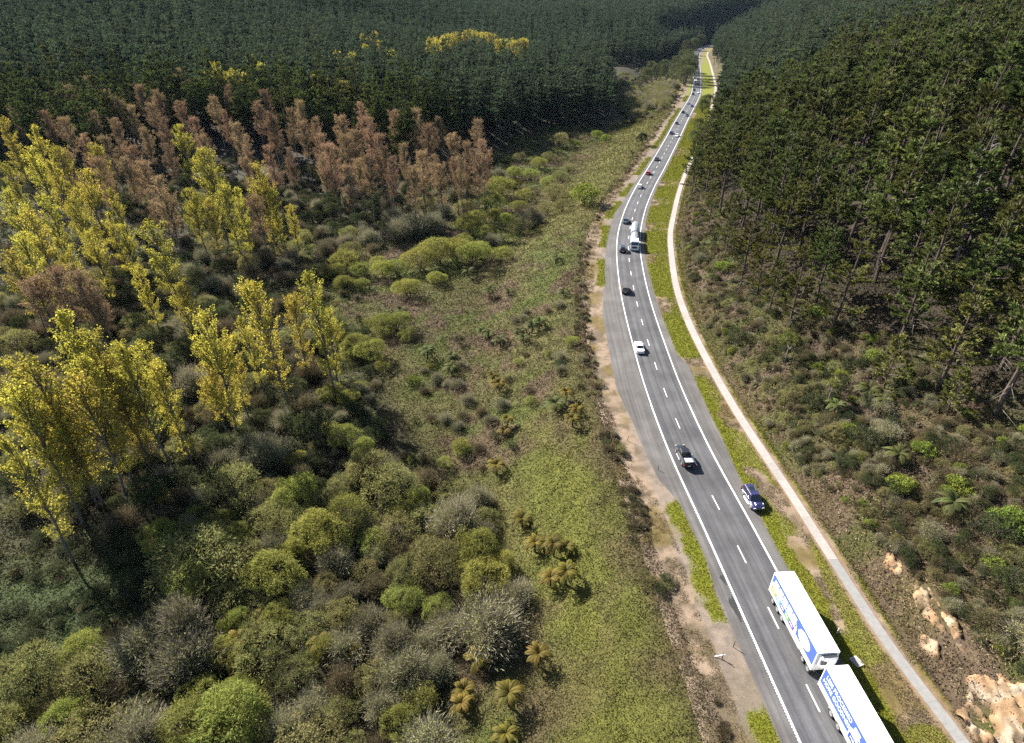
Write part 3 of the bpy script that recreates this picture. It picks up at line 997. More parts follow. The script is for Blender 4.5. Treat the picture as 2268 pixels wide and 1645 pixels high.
for i in range(2):
    t, c = lobed(390 + i, 11, 4.0, 5.0, 4600, (.25, .31, .045), .34, .26, .0, .5)
    model('bright_shrub', 'shrub', [('stems', t), ('foliage', c)], [M['bark'], M['shrub']])
for i in range(3):
    t, c = fern_model(400 + i, 1.5 + .5 * i, 1.75, 15 + i, (.20, .150, .018))
    model('fern', 'tree_fern', [('trunk', t), ('fronds', c)], [M['bark'], M['fern']])
for i in range(2):
    t, c = fern_model(410 + i, 1.5 + .6 * i, 2.0, 14, (.13, .145, .038))
    model('green_fern', 'tree_fern', [('trunk', t), ('fronds', c)], [M['bark'], M['fern']])
for i in range(2):
    t, c = cabbage_model(420 + i, 5.4, 6 - i)
    model('cabbage_tree', 'cabbage_tree', [('trunk', t), ('leaf_heads', c)], [M['bark'], M['shrub']])
t, c = dead_pine_model(430, 24)
model('dead_pine', 'dead_tree', [('trunk', t), ('bare_limbs', c)], [M['bark'], M['bark']])
for i in range(3):                              # round evergreen trees, leafy to the ground
    t, c = lobed(450 + i, 14, 4.0, 6.6, 9000, (.115, .135, .05), .32, .16, .0, .5, 6, .22, 1.25)
    model('round_tree', 'tree', [('trunk', t), ('foliage', c)], [M['bark'], M['shrub']])
t, c = lobed(440, 6, 2.4, 5.6, 5200, (.05, .058, .022), .30, .12, .0, .45, 5, .2, 1.3)
model('cone_shrub', 'shrub', [('stems', t), ('foliage', c)], [M['bark'], M['shrub']])
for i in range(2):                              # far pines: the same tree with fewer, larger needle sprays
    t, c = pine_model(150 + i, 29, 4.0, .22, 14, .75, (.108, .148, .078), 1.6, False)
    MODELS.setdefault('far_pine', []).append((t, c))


def instanced(name, rows):
    """stuff nobody could count: many plants as ONE object; rows = (kind, form, x, y, z, turn, width, height)"""
    keys = sorted({(r[0], r[1] % len(MODELS[r[0]])) for r in rows})
    pts = bpy.data.meshes.new(name)
    pts.vertices.add(len(rows)); pts.vertices.foreach_set('co', np.array([r[2:5] for r in rows], np.float32).ravel())
    def pa(n, t, f, v): pts.attributes.new(n, t, 'POINT').data.foreach_set(f, np.ascontiguousarray(v).ravel())
    pa('size', 'FLOAT_VECTOR', 'vector', np.array([(r[6], r[6], r[7]) for r in rows], np.float32))
    pa('turn', 'FLOAT_VECTOR', 'vector', np.array([(0, 0, r[5]) for r in rows], np.float32))
    pa('form', 'INT', 'value', np.array([keys.index((r[0], r[1] % len(MODELS[r[0]]))) for r in rows], np.int32))
    o = link(bpy.data.objects.new(name, pts)); o['kind'] = 'stuff'
    grow(o, [[me for _, me in MODELS[k][f]] for k, f in keys])
    return o


def grow(o, srcs):
    ng = bpy.data.node_groups.new(o.name, 'GeometryNodeTree')
    ng.interface.new_socket('Geometry', in_out='INPUT', socket_type='NodeSocketGeometry')
    ng.interface.new_socket('Geometry', in_out='OUTPUT', socket_type='NodeSocketGeometry')
    gi, go = ng.nodes.new('NodeGroupInput'), ng.nodes.new('NodeGroupOutput')
    jn = ng.nodes.new('GeometryNodeJoinGeometry')
    def named(n, t):
        a = ng.nodes.new('GeometryNodeInputNamedAttribute'); a.data_type = t; a.inputs['Name'].default_value = n
        return a.outputs['Attribute']
    sz, tn, fm = named('size', 'FLOAT_VECTOR'), named('turn', 'FLOAT_VECTOR'), named('form', 'INT')
    for k, mes in enumerate(srcs):
        cmp_ = ng.nodes.new('FunctionNodeCompare'); cmp_.data_type = 'INT'; cmp_.operation = 'EQUAL'
        ai = [s for s in cmp_.inputs if s.type == 'INT']
        ng.links.new(fm, ai[0]); ai[1].default_value = k
        for me in mes:
            inst = ng.nodes.new('GeometryNodeInstanceOnPoints')
            src = bpy.data.objects.new('plant_source', me)     # only carries the shared mesh to the node; never linked to the scene
            ob = ng.nodes.new('GeometryNodeObjectInfo'); ob.inputs['Object'].default_value = src; ob.inputs['As Instance'].default_value = True
            ng.links.new(gi.outputs[0], inst.inputs['Points']); ng.links.new(cmp_.outputs[0], inst.inputs['Selection'])
            ng.links.new(ob.outputs['Geometry'], inst.inputs['Instance'])
            ng.links.new(sz, inst.inputs['Scale']); ng.links.new(tn, inst.inputs['Rotation'])
            ng.links.new(inst.outputs[0], jn.inputs[0])
    ng.links.new(jn.outputs[0], go.inputs[0])
    o.modifiers.new('plants', 'NODES').node_group = ng
# ================================================================== PLANTING
def frame_xy(x, y, z, m=60):
    u, v = project(x, y, z)
    return -m < u < 2268 + m and -m < v < 1645 + m


# ------------------------------------------------------------------ pine plantations
def jitter_grid(x0, x1, y0, y1, s, j=.42):
    gx, gy = np.meshgrid(np.arange(x0, x1, s), np.arange(y0, y1, s))
    gx = gx + rng.uniform(-j, j, gx.shape) * s; gy = gy + rng.uniform(-j, j, gy.shape) * s
    return gx.ravel(), gy.ravel()


rng = np.random.default_rng(77)


def left_pines(x, y):
    toe = y - np.interp(x, *TOE)
    rb = np.where(y < 640, np.interp(y, [420, 480, 640], [68, 74, 86]) + 8 * (vnoise(x, y, 30, 1) - .5), np.interp(y, [640, 730, 765, 850, 950, 1100, 1300, 4000], [-60, 20, 150, 196, 228, 290, 420, 2600]))
    m = (toe > 0) & (x < rb) & ~((y > 640) & (y < 740) & (x > -30))
    bare = (x > -190) & (x < -8) & (toe < np.where((x < -55) & (x > -185), 34, 4) + 38 * vnoise(x, y, 60, 2))   # belt of bare poplars in front
    return m & ~bare


def right_pines(x, y):
    r = pathd(x, y)
    e = np.interp(y, *EDGE_R) + 5 * (vnoise(x, y, 12, 4) - .3)
    return (r > np.maximum(e, 3.2)) & (vnoise(x, y, 16, 5) > .20)


px, py = [], []
for (x0, x1, y0, y1, s) in ((-700, 330, 240, 1150, 7.6), (25, 420, 30, 420, 8.2), (60, 720, 420, 1150, 7.8), (-100, 1300, 1150, 2000, 8.0), (0, 2400, 2000, 3800, 13)):
    x, y = jitter_grid(x0, x1, y0, y1, s)
    if x0 == 25: m = right_pines(x, y)
    elif x0 == 60: m = right_pines(x, y)
    elif x0 == -700: m = left_pines(x, y)
    else: m = (left_pines(x, y) | right_pines(x, y)) & (lat(x, y) < -25) | right_pines(x, y)
    px.append(x[m]); py.append(y[m])
px, py = np.concatenate(px), np.concatenate(py)
pz = hills(px, py)
ph = rng.uniform(.74, 1.2, len(px)) * np.where(lat(px, py) > 0, np.interp(pathd(px, py), [0, 25, 60], [.84, .95, 1.08]), np.where(py < 700, 1.12, 1.05))
u, v = project(px, py, pz + 20 * ph)
dep = depth(px, py, pz)
ok = (u > -150) & (u < 2420) & (v < 1750) & (dep > 5)
# out of sight beyond the crest lines: nothing the photo shows
px, py, pz, ph, dep = px[ok], py[ok], pz[ok], ph[ok], dep[ok]
size = ph * 29 * FOC / dep
u, v = project(px, py, pz + 22 * ph)
size = np.where((u > -20) & (u < 2290) & (v > -60) & (v < 1645), size, 0)
order = np.argsort(-size)
NEAR = 270
near, far = order[:NEAR], order[NEAR:]

ORD = ['front', 'second', 'third', 'fourth', 'fifth', 'sixth', 'seventh', 'eighth', 'ninth', 'tenth']


def spot(x, y, z):
    u, v = project(x, y, z)
    return f'at {max(0, min(100, round(u / 22.68)))}% across and {max(0, min(100, round(v / 16.45)))}% down'


def row(r, s=6.0, first=0.0):
    k = int(max(0, r - first) // s)
    return ORD[k] + ' row' if k < 10 else 'upper rows'


for i in near:
    x, y, z, h = float(px[i]), float(py[i]), float(pz[i]), float(ph[i])
    if lat(x, y) > 0:
        r = float(pathd(x, y)); e = float(np.interp(y, *EDGE_R))
        edge = r < e + 7
        young = edge and y < 118 and rnd.random() < .55
        if young:
            o = plant('young_pine', rnd.randrange(3), 'pine_tree', x, y, z - .2, rnd.uniform(.75, 1.15), lean=.03)
            word = 'low bushy young pine'
        elif edge:
            hh = h * rnd.uniform(.75, 1.0)
            o = plant('edge_pine', rnd.randrange(3), 'pine_tree', x, y, z - .2, hh, hh * rnd.uniform(.85, 1.1), lean=.03)
            word = 'broad open pine' if hh < .78 else 'tall broad edge pine'
        else:
            o = plant('pine' if rnd.random() < .72 else 'edge_pine', rnd.randrange(5), 'pine_tree', x, y, z - .2, h, h * rnd.uniform(1.1, 1.4), lean=.025)
            word = 'tall dark green pine' if h > .9 else 'shorter dark green pine'
        tag(o, f'{word}, {row(r, 6, e)} above the path, {spot(x, y, z + 18 * h)}', 'pine tree', 'pines on the slope above the path')
    else:
        o = plant('pine', rnd.randrange(5), 'pine_tree', x, y, z - .2, h, h * rnd.uniform(.95, 1.2), lean=.02)
        tag(o, f'tall dark plantation pine across the valley, {spot(x, y, z + 18 * h)}', 'pine tree', 'pines of the hill plantation across the valley')

# the rest of the plantations as one mass
pts = bpy.data.meshes.new('pine_forest')
fx, fy, fz, fh, fd = px[far], py[far], pz[far], ph[far], dep[far]
pts.vertices.add(len(far)); pts.vertices.foreach_set('co', np.c_[fx, fy, fz - .3].astype(np.float32).ravel())
def pattr(n, t, v):
    a = pts.attributes.new(n, t, 'POINT'); a.data.foreach_set('value' if t != 'FLOAT_VECTOR' else 'vector', np.ascontiguousarray(v).ravel())
wide = np.where(fd > 1300, 2.1, np.where(fd > 900, 1.35, 1.0))
wide = wide * np.where(lat(fx, fy) > 0, 1.28, 1.15)
fw = fh * rng.uniform(.9, 1.2, len(far)) * wide
pattr('size', 'FLOAT_VECTOR', np.c_[fw, fw, fh * np.where(fd > 1300, 1.15, 1)].astype(np.float32))
pattr('turn', 'FLOAT_VECTOR', np.c_[rng.normal(0, .02, len(far)), rng.normal(0, .02, len(far)), rng.uniform(0, 6.28, len(far))].astype(np.float32))
form = np.where(fd < 330, rng.integers(0, 5, len(far)), rng.integers(5, 7, len(far)))
edge_form = (lat(fx, fy) > 0) & (fd < 330) & (rng.random(len(far)) < .3)
form = np.where(edge_form, 7, form)
pattr('form', 'INT', form.astype(np.int32))
forest = link(bpy.data.objects.new('pine_forest', pts)); forest['kind'] = 'stuff'

srcs = [[me for _, me in MODELS['pine'][k]] for k in range(5)]
for t, c in MODELS['far_pine']:
    a = t.build('trunk', M['bark']); b = c.build('crown', M['pine'])
    srcs.append([a.data, b.data]); bpy.data.objects.remove(a); bpy.data.objects.remove(b)
srcs.append([me for _, me in MODELS['edge_pine'][1]])
grow(forest, srcs)
print('pines', len(px), 'far', len(far))
# ------------------------------------------------------------------ deciduous trees of the valley
rnd = random.Random(21)


def pct(u, v):
    return f'at {round(u / 22.68)}% across and {round(v / 16.45)}% down'


# poplars in new yellow leaf: where the top is, how tall, and what tells each apart
YELLOW = [
    # nearest group along the valley floor
    (575, 622, 29, 'slender yellow poplar, left one of the pair beside the round willows'),
    (688, 602, 29, 'broad yellow poplar, right one of the pair beside the round willows'),
    (445, 690, 28, 'two-stemmed yellow poplar standing just above the grey thicket'),
    (500, 752, 20, 'short yellow poplar leaning on the two-stemmed poplar'),
    (273, 760, 27, 'open yellow poplar with a wide forked top in mid valley'),
    (345, 812, 22, 'low yellow poplar below the wide forked one'),
    (137, 700, 31, 'tallest yellow poplar in front of the round brown poplars'),
    (205, 735, 27, 'yellow poplar close beside the tallest one of the near row'),
    (75, 800, 29, 'pale yellow poplar at the left end of the near row'),
    (150, 838, 26, 'ragged yellow poplar with its bare stem reaching the dark brambles'),
    (25, 860, 27, 'yellow poplar at the photo edge, its crown cut off'),
    (8, 975, 24, 'low yellow poplar at the photo edge casting a long stem shadow'),
    (2, 800, 24, 'dim yellow poplar half outside the photo edge'),
    # middle group
    (344, 492, 29, 'stout round yellow poplar on the gap beside the dark hollow'),
    (421, 418, 24, 'thin yellow poplar with broken top between stout and golden poplars'),
    (497, 412, 26, 'yellow poplar behind the tall golden one'),
    (524, 418, 25, 'narrow yellow poplar at the golden poplar\'s shoulder'),
    (568, 366, 29, 'tall narrow yellow poplar in front of the dark pines'),
    (642, 452, 17, 'smallest slim yellow poplar alone at the edge of the scrub'),
    (392, 628, 18, 'small yellow poplar under the stout round one'),
    (213, 322, 30, 'yellow poplar with a leaning column crown next to brown poplars'),
    (240, 420, 24, 'yellow poplar column just below the leaning one'),
    (268, 500, 19, 'short yellow poplar at the foot of the leaning one'),
    # big mass at the photo's edge
    (6, 262, 31, 'highest yellow poplar of the edge mass'),
    (62, 330, 29, 'yellow poplar of the edge mass with a rounded crown'),
    (133, 326, 30, 'bright yellow poplar in the middle of the edge mass'),
    (79, 280, 31, 'pale yellow poplar rising behind the edge mass'),
    (22, 420, 28, 'dense yellow poplar low in the edge mass'),
    (95, 432, 28, 'dense yellow poplar in the heart of the edge mass'),
    (160, 440, 26, 'yellow poplar at the inner side of the edge mass'),
    (40, 520, 24, 'yellow poplar at the foot of the edge mass'),
    (120, 530, 24, 'bushy yellow poplar at the foot of the edge mass'),
    (190, 512, 22, 'yellow poplar trailing down from the edge mass'),
    (12, 360, 27, 'yellow poplar at the outer rim of the edge mass'),
    (95, 880, 23, 'yellow poplar in front of the pale one of the near row'), (55, 905, 22, 'short yellow poplar by the photo edge, under the ragged one'), (178, 800, 27, 'airy yellow poplar between the tall one and the forked one'),
    (232, 800, 24, 'yellow poplar right below the round brown poplars'), (315, 760, 21, 'thin yellow poplar behind the low forked pair'), (455, 800, 18, 'thin yellow poplar at the foot of the two-stemmed one'),
    (640, 650, 22, 'low yellow poplar between the pair beside the round willows'), (540, 700, 20, 'small yellow poplar just left of the willow pair'), (720, 690, 18, 'small yellow poplar at the willow side of the pair'),
    (300, 590, 20, 'small yellow poplar leaning over the dark hollow'), (452, 440, 22, 'yellow poplar just below the golden orange one'), (600, 420, 22, 'thin yellow poplar beside the tall narrow one'),
    (110, 360, 29, 'yellow poplar tucked behind the bright one of the edge mass'), (175, 380, 27, 'yellow poplar on the inner flank of the edge mass'), (60, 470, 26, 'yellow poplar deep inside the edge mass'), (15, 560, 24, 'yellow poplar at the low outer corner of the edge mass'),
    (150, 585, 20, 'low yellow poplar above the round brown poplars'), (240, 470, 22, 'slim yellow poplar beside the column crown'),
    # sunlit ones among the dark pines behind
    (481, 140, 30, 'yellow poplar in a sunlit row among pines'), (519, 152, 28, 'yellow poplar in a sunlit row among pines'),
    (551, 120, 30, 'yellow poplar in a sunlit row among pines'), (579, 140, 29, 'yellow poplar in a sunlit row among pines'),
    (541, 162, 27, 'yellow poplar in a sunlit row among pines'), (455, 160, 27, 'yellow poplar in a sunlit row among pines'),
    (748, 112, 30, 'yellow poplar top poking through the pines'), (695, 160, 28, 'yellow poplar top poking through the pines'),
    (829, 71, 32, 'yellow poplar top poking through the pines'), (804, 76, 32, 'yellow poplar top poking through the pines'),
    (843, 92, 31, 'yellow poplar top poking through the pines'), (812, 98, 31, 'yellow poplar top poking through the pines'),
    (868, 112, 30, 'yellow poplar top poking through the pines'), (775, 118, 30, 'yellow poplar top poking through the pines'),
]
for k in range(30):                             # the pale stand in the hollow behind the first hill
    YELLOW.append((955 + 7 * k + rnd.uniform(-3, 3), 84 - 16 * math.exp(-((k - 13) / 6.0) ** 2) + rnd.uniform(-4, 6) + (3 if k > 20 else 0), 34, 'pale yellow poplar of the far stand in the pine forest'))

for k, (u, v, h, what) in enumerate(YELLOW):
    x, y, z = hit(u, v, h)
    s = h / 28
    o = plant('poplar', (0, 3, 2, 1, 4)[k % 5], 'poplar_tree', x, y, z - .2, s * 1.0, s * (1.0 if k < 52 else 1.1) * rnd.uniform(.9, 1.15) * (1.25 if k >= 66 else 1), lean=.02)
    lab = what if k < 52 else f'{what}, {pct(u, v)}'
    tag(o, lab, 'poplar tree', 'poplars in new yellow leaf')

GOLD = [(452, 332, 31, 'tall golden orange poplar with a long bare stem'), (396, 278, 25, 'round golden poplar standing free before the dark hollow'),
        (761, 182, 26, 'round golden poplar above the brown bare poplars')]
for k, (u, v, h, what) in enumerate(GOLD):
    x, y, z = hit(u, v, h)
    o = plant('poplar', (4, 2, 2)[k], 'poplar_tree', x, y, z - .2, h / 28, h / 28 * 1.25)
    tag(o, what, 'poplar tree', 'golden poplars')

BARE = [(100, 245, 25), (140, 262, 25), (205, 248, 26), (250, 262, 26), (290, 235, 26), (320, 285, 25), (355, 262, 26), (400, 225, 27), (430, 262, 26), (470, 215, 27), (500, 190, 27), (560, 225, 27), (590, 200, 27), (450, 300, 24), (370, 320, 23), (30, 235, 25), (610, 265, 25), (660, 225, 26), (712, 340, 25), (745, 320, 27), (775, 365, 24), (812, 345, 25), (862, 350, 25), (905, 370, 24), (935, 335, 26), (975, 365, 24), (1020, 350, 25), (1058, 340, 26), (700, 300, 27), (780, 290, 28), (640, 330, 24), (540, 350, 22), (386, 154), (196, 172), (494, 246), (171, 298), (238, 302), (291, 327), (354, 393), (561, 435, 22), (596, 326, 26), (753, 259), (798, 228), (875, 245), (914, 242),
        (949, 277), (972, 260), (998, 298), (1029, 315), (1055, 267), (1070, 310), (790, 350, 22), (832, 300), (520, 275), (545, 300), (850, 330, 24), (895, 320, 24), (930, 350, 22),
        (965, 345, 22), (1010, 350, 22), (730, 320), (765, 300), (820, 262), (60, 612, 21), (110, 600, 22), (165, 604, 22), (205, 640, 18), (150, 330), (220, 350), (310, 360), (330, 420, 22),
        (265, 350), (120, 205), (150, 190), (230, 200), (260, 215), (300, 190), (330, 230), (420, 180), (600, 250), (640, 240), (670, 270), (700, 262), (350, 200), (180, 235)]
for k, q in enumerate(BARE):
    u, v = q[:2]; h = q[2] if len(q) > 2 else rnd.uniform(25, 29)
    x, y, z = hit(u, v, h)
    s = h / 27
    o = plant('bare_poplar', k, 'bare_poplar_tree', x, y, z - .2, s, s * rnd.uniform(.95, 1.3) * (1.5 if 63 <= k <= 66 else 1), lean=.02)
    tag(o, f'reddish brown bare poplar with upright twigs, crown top {pct(u, v)}', 'poplar tree', 'brown poplars not yet in leaf')

# ------------------------------------------------------------------ willows and shrubs set where the photo shows them: u, foot v, width in view pixels
def shrub(kind, u, v, wpx, name, what, group, h=None, cat='shrub', base=4.0, bh=5.0, up=0.0):
    x, y, z = hit(u, v)
    w = wpx * depth(x, y, z) / FOC / (2 * base)
    o = plant(kind, rnd.randrange(9), kind, x, y, z - .15, (h or w * rnd.uniform(.85, 1.1)), w)
    return tag(o, f'{what}, {pct(u, v - wpx * .4)}', cat, group)


WILLOW = [(742, 618, 62), (768, 600, 70), (800, 612, 58), (765, 642, 52), (802, 640, 46), (850, 615, 60), (882, 610, 66), (903, 656, 68), (838, 590, 40), (935, 600, 85), (972, 585, 90), (1010, 580, 80), (1048, 590, 86),
          (1070, 575, 60), (968, 630, 48), (1110, 578, 56), (845, 740, 80), (880, 735, 74), (902, 752, 46), (790, 790, 84), (825, 800, 80), (770, 770, 60), (848, 822, 40), (735, 885, 66), (775, 895, 58), (800, 868, 44),
          (765, 985, 80), (805, 1010, 66), (735, 960, 50), (655, 1030, 62), (665, 1085, 40), (1110, 436, 72), (1140, 420, 44), (1085, 468, 66), (1060, 500, 60), (1040, 520, 62), (1075, 530, 60), (1095, 486, 46), (1160, 446, 50),
          (1175, 400, 44), (1195, 375, 40), (1140, 395, 40), (1025, 548, 48), (1125, 505, 52), (700, 655, 40), (1022, 1000, 52), (1212, 418, 40), (1150, 470, 44)]
for q in WILLOW:
    shrub('willow', *q, 'willow', 'rounded lime green willow', 'lime green willows on the valley floor', cat='willow')
BRIGHT = [(1294, 455, 74, 'vivid green round bush, brightest of the willow belt'), (1272, 326, 28, 'small bright green ball bush at the shaded forest foot'), (1321, 306, 28, 'paler green ball bush at the shaded forest foot'),
          (1341, 315, 26, 'yellow green ball bush at the corner of the shadow'), (2230, 1175, 90, 'large glossy lime green bush at the photo edge above the clay bank'), (914, 850, 38, 'small bright yellow gorse bush among the ferns'),
          (2040, 1010, 60, 'leafy light green bush under the pines'), (1745, 765, 50, 'light green bush beneath the roadside pines'), (1990, 1090, 66, 'leafy green bush above the path scrub'), (2120, 1090, 70, 'bright leafy bush below the dark pines'),
          (1935, 800, 50, 'pale leafy bush among the pine stems'), (1650, 560, 44, 'small bright bush at the foot of the first pines'), (1600, 600, 40, 'green bush above the path bend'), (2200, 1260, 60, 'leafy bush over the clay scar'),
          (1810, 700, 44, 'light leafy bush between two pine stems'), (1880, 960, 50, 'green bush next to the cabbage trees')]
for u, v, w, what in BRIGHT:
    shrub('bright_shrub', u, v, w, 'shrub', what, 'bright green bushes')
GREY = [(1227, 450, 64), (1175, 505, 62), (1090, 545, 48), (1030, 470, 50), (1239, 325, 46), (915, 520, 86), (955, 515, 70), (890, 530, 66), (940, 475, 60), (870, 500, 60), (1210, 480, 60), (1245, 470, 50), (1100, 400, 44), (1150, 520, 60),
        (820, 545, 54), (770, 545, 50), (1010, 445, 50), (980, 480, 50), (1240, 400, 40), (1215, 360, 40), (1150, 360, 36), (1260, 380, 34)]
for q in GREY:
    shrub('grey_shrub' if rnd.random() < .55 else 'olive_shrub', *q, 'shrub', 'grey green soft shrub of the willow belt', 'grey shrubs of the willow belt')
for k in range(60):                             # the pale thicket further up the valley, then the dark round trees beside the road
    u = rnd.uniform(1390, 1478); v = rnd.uniform(196, 250)
    x, y, z = hit(u, v)
    if lat(x, y) > -15 or v > 256 - .0 * u: continue
    o = plant('olive_shrub' if k % 3 else 'grey_shrub', k, 'olive_shrub' if k % 3 else 'grey_shrub', x, y, z, rnd.uniform(1.0, 1.5), rnd.uniform(1.1, 1.7))
    tag(o, f'pale rounded shrub in the thicket past the pine corner, {pct(u, v)}', 'shrub', 'pale shrubs past the pine corner')
for k, (u, v, h) in enumerate([(1430, 182, 15), (1452, 178, 17), (1475, 180, 18), (1497, 182, 18), (1516, 184, 22), (1440, 165, 15), (1468, 163, 16), (1495, 160, 17), (1518, 160, 18), (1525, 172, 23), (1528, 165, 22), (1530, 178, 22), (1522, 190, 18), (1419, 190, 11),
                               (1520, 122, 20), (1505, 118, 18), (1535, 112, 18), (1560, 104, 20), (1548, 100, 18), (1578, 92, 20), (1512, 134, 14), (1526, 128, 12), (1590, 84, 20), (1540, 92, 22)]):
    x, y, z = hit(u, v)
    if lat(x, y) > -9: x = float(road_c(y)) - 11.5; z = float(hills(x, y))
    o = plant('round_tree', k, 'tree', x, y, z - .8, h / 6.6, h / 7.4)
    tag(o, f'dark round evergreen beside the {"far straight" if k < 14 else "distant bend"}, {pct(u, v)}', 'tree', 'dark evergreens beside the far road')
for u, v, h, what in [(1555, 250, 8, 'dark bush on the verge between far road and path'), (1566, 240, 9, 'taller dark bush on the far verge'), (1546, 292, 7, 'dark bush overhanging the shoulder'), (1560, 310, 8, 'grey green bush overhanging the shoulder'),
                      (1535, 315, 6, 'low bush at the edge of the far shoulder'), (1421, 322, 7, 'small dark conical bush alone on the meadow')]:
    x, y, z = hit(u, v)
    k = 'cone_shrub' if u == 1421 else 'round_tree'
    o = plant(k, int(u), 'shrub', x, y, z - .2, h / 6.0, h / (5.0 if k == 'cone_shrub' else 7.5))
    tag(o, what + ', ' + pct(u, v), 'shrub', 'dark bushes along the far road')

# ------------------------------------------------------------------ the thicket in the lower left: poisson spots inside an outline on the ground
def poisson(outline, r0, r1, tries=9000, seed=1, keep=None):
    q = random.Random(seed)
    us = [p[0] for p in outline]; vs = [p[1] for p in outline]
    pts = []
    for _ in range(tries):
        u, v = q.uniform(min(us), max(us)), q.uniform(min(vs), max(vs))
        ins = False; j = len(outline) - 1
        for i in range(len(outline)):
            if (outline[i][1] > v) != (outline[j][1] > v) and u < (outline[j][0] - outline[i][0]) * (v - outline[i][1]) / (outline[j][1] - outline[i][1]) + outline[i][0]: ins = not ins
            j = i
        if not ins: continue
        x, y, z = hit(u, v)
        r = q.uniform(r0, r1)
        if any((x - a) ** 2 + (y - b) ** 2 < (.72 * (r + c)) ** 2 for a, b, _, c, _, _ in pts): continue
        pts.append((x, y, z, r, u, v))
    return pts


THICKET = [(330, 1180), (520, 1090), (690, 1110), (800, 1080), (960, 1060), (1075, 1110), (1110, 1230), (1160, 1330), (1090, 1420), (1010, 1460), (960, 1560), (1000, 1700), (-40, 1700), (-40, 1560), (150, 1500), (300, 1400), (420, 1330)]
used = []
for x, y, z, r, u, v in poisson(THICKET, 1.8, 4.2, 3600, 4):
    t = rnd.random(); e = float(vnoise(x, y, 13, 2))
    if t < .32 + .35 * (e - .5):
        kind, what = 'grey_shrub', rnd.choice(['grey twiggy shrub', 'pale grey bare shrub', 'silvery brown twiggy shrub'])
    elif t < .76: kind, what = 'olive_shrub', rnd.choice(['olive green shrub', 'soft olive shrub with pale tips', 'dull green rounded shrub'])
    elif t < .93: kind, what = 'willow', 'lime tinted shrub'
    else: kind, what = 'brown_shrub', 'brown leafless shrub'
    o = plant(kind, rnd.randrange(9), kind, x, y, z - .1, r / 4.0 * rnd.uniform(1.1, 1.75), r / 4.0 * 1.2)
    tag(o, f'{what} in the valley thicket, {pct(u, v)}', 'shrub', 'shrubs of the valley thicket')
for u, v, w, what in [(525, 1640, 190, 'big lime domed shrub at the lower photo edge'), (770, 1180, 130, 'lime shrub crowning the thicket'), (830, 1225, 90, 'smaller lime shrub beside the lime crown'), (610, 1180, 120, 'wide olive shrub above the brambles'),
                      (450, 1290, 210, 'widest grey olive shrub, a great mound by the bramble slope')]:
    shrub('willow' if 'lime' in what else 'olive_shrub', u, v, w, 'shrub', what, 'large shrubs of the valley thicket')

VALLEY = [(20, 640), (260, 600), (420, 560), (700, 500), (860, 540), (720, 640), (760, 760), (700, 900), (720, 1060), (520, 1090), (330, 1180), (200, 1190), (60, 1180), (-40, 1000), (-40, 700)]
for x, y, z, r, u, v in poisson(VALLEY, 2.2, 4.0, 1500, 9):
    t = rnd.random()
    if t < .34: kind, what = 'dark_shrub', 'dark green undershrub'
    elif t < .62: kind, what = 'brown_shrub', 'brown twiggy undershrub'
    elif t < .84: kind, what = 'grey_shrub', 'grey twiggy undershrub'
    else: kind, what = 'olive_shrub', 'olive undershrub'
    o = plant(kind, rnd.randrange(9), kind, x, y, z - .1, r / 4.0 * rnd.uniform(.9, 1.5), r / 4.0 * 1.05)
    tag(o, f'{what} below the yellow poplars, {pct(u, v)}', 'shrub', 'undershrubs below the poplars')
BANK = [(1000, 770), (1180, 690), (1290, 650), (1330, 760), (1290, 900), (1200, 1000), (1080, 1060), (960, 1050), (830, 1040), (850, 900)]
for x, y, z, r, u, v in poisson(BANK, .9, 1.8, 110, 12):
    t = rnd.random()
    kind, what = ('brown_shrub', 'low brown shrub') if t < .4 else ('grey_shrub', 'low grey shrub') if t < .65 else ('dark_shrub', 'low dark green shrub') if t < .85 else ('willow', 'small lime shrub')
    o = plant(kind, rnd.randrange(9), kind, x, y, z - .1, r / 4.0, r / 4.0 * 1.1)
    tag(o, f'{what} on the brambly bank, {pct(u, v)}', 'shrub', 'shrubs on the brambly bank')
RIGHT = [(1560, 520), (1640, 640), (1760, 760), (1850, 850), (1960, 900), (2100, 1000), (2268, 1080), (2300, 1500), (2200, 1420), (2090, 1250), (1960, 1180), (1860, 1040), (1760, 930), (1660, 800), (1570, 690), (1520, 600)]
for x, y, z, r, u, v in poisson(RIGHT, 1.4, 2.5, 260, 15):
    t = rnd.random()
    kind, what = ('brown_shrub', 'brown broom bush') if t < .30 else ('dark_shrub', 'dark green bush') if t < .58 else ('grey_shrub', 'grey brown twiggy bush') if t < .76 else ('olive_shrub', 'olive green bush')
    o = plant(kind, rnd.randrange(9), kind, x, y, z - .1, r / 4.0 * rnd.uniform(.8, 1.1), r / 4.0 * 1.1)
    tag(o, f'{what} on the cut slope above the path, {pct(u, v)}', 'shrub', 'bushes on the slope above the path')

SCARS = []
for u, v, a, b in ((1975, 1248, .9, 1.5), (2035, 1318, 1.2, 1.8), (2090, 1378, 1.3, 2.4), (2058, 1432, .6, 1.5), (2120, 1440, .5, .9), (2225, 1555, 2.4, 3.2), (2140, 1600, .9, 2.0), (2262, 1640, 2.2, 2.6), (2165, 1520, .7, 1.1)):
    X0, Y0, _ = hit(u, v); SCARS.append((X0, Y0, a, b))
def scarred(x, y):
    s = np.zeros_like(x)
    for X0, Y0, a, b in SCARS:
        t = math.atan2(float(slope_of(PATH_X, Y0)), 1)
        dx, dy = x - X0, y - Y0
        q = ((dx * math.cos(t) - dy * math.sin(t)) / a) ** 2 + ((dx * math.sin(t) + dy * math.cos(t)) / b) ** 2
        q = q + 1.1 * (vnoise(x, y, 1.1, 3) - .5) + .5 * (vnoise(x, y, .45, 4) - .5)
        s = np.maximum(s, sstep(1.15, .75, q))
    return s

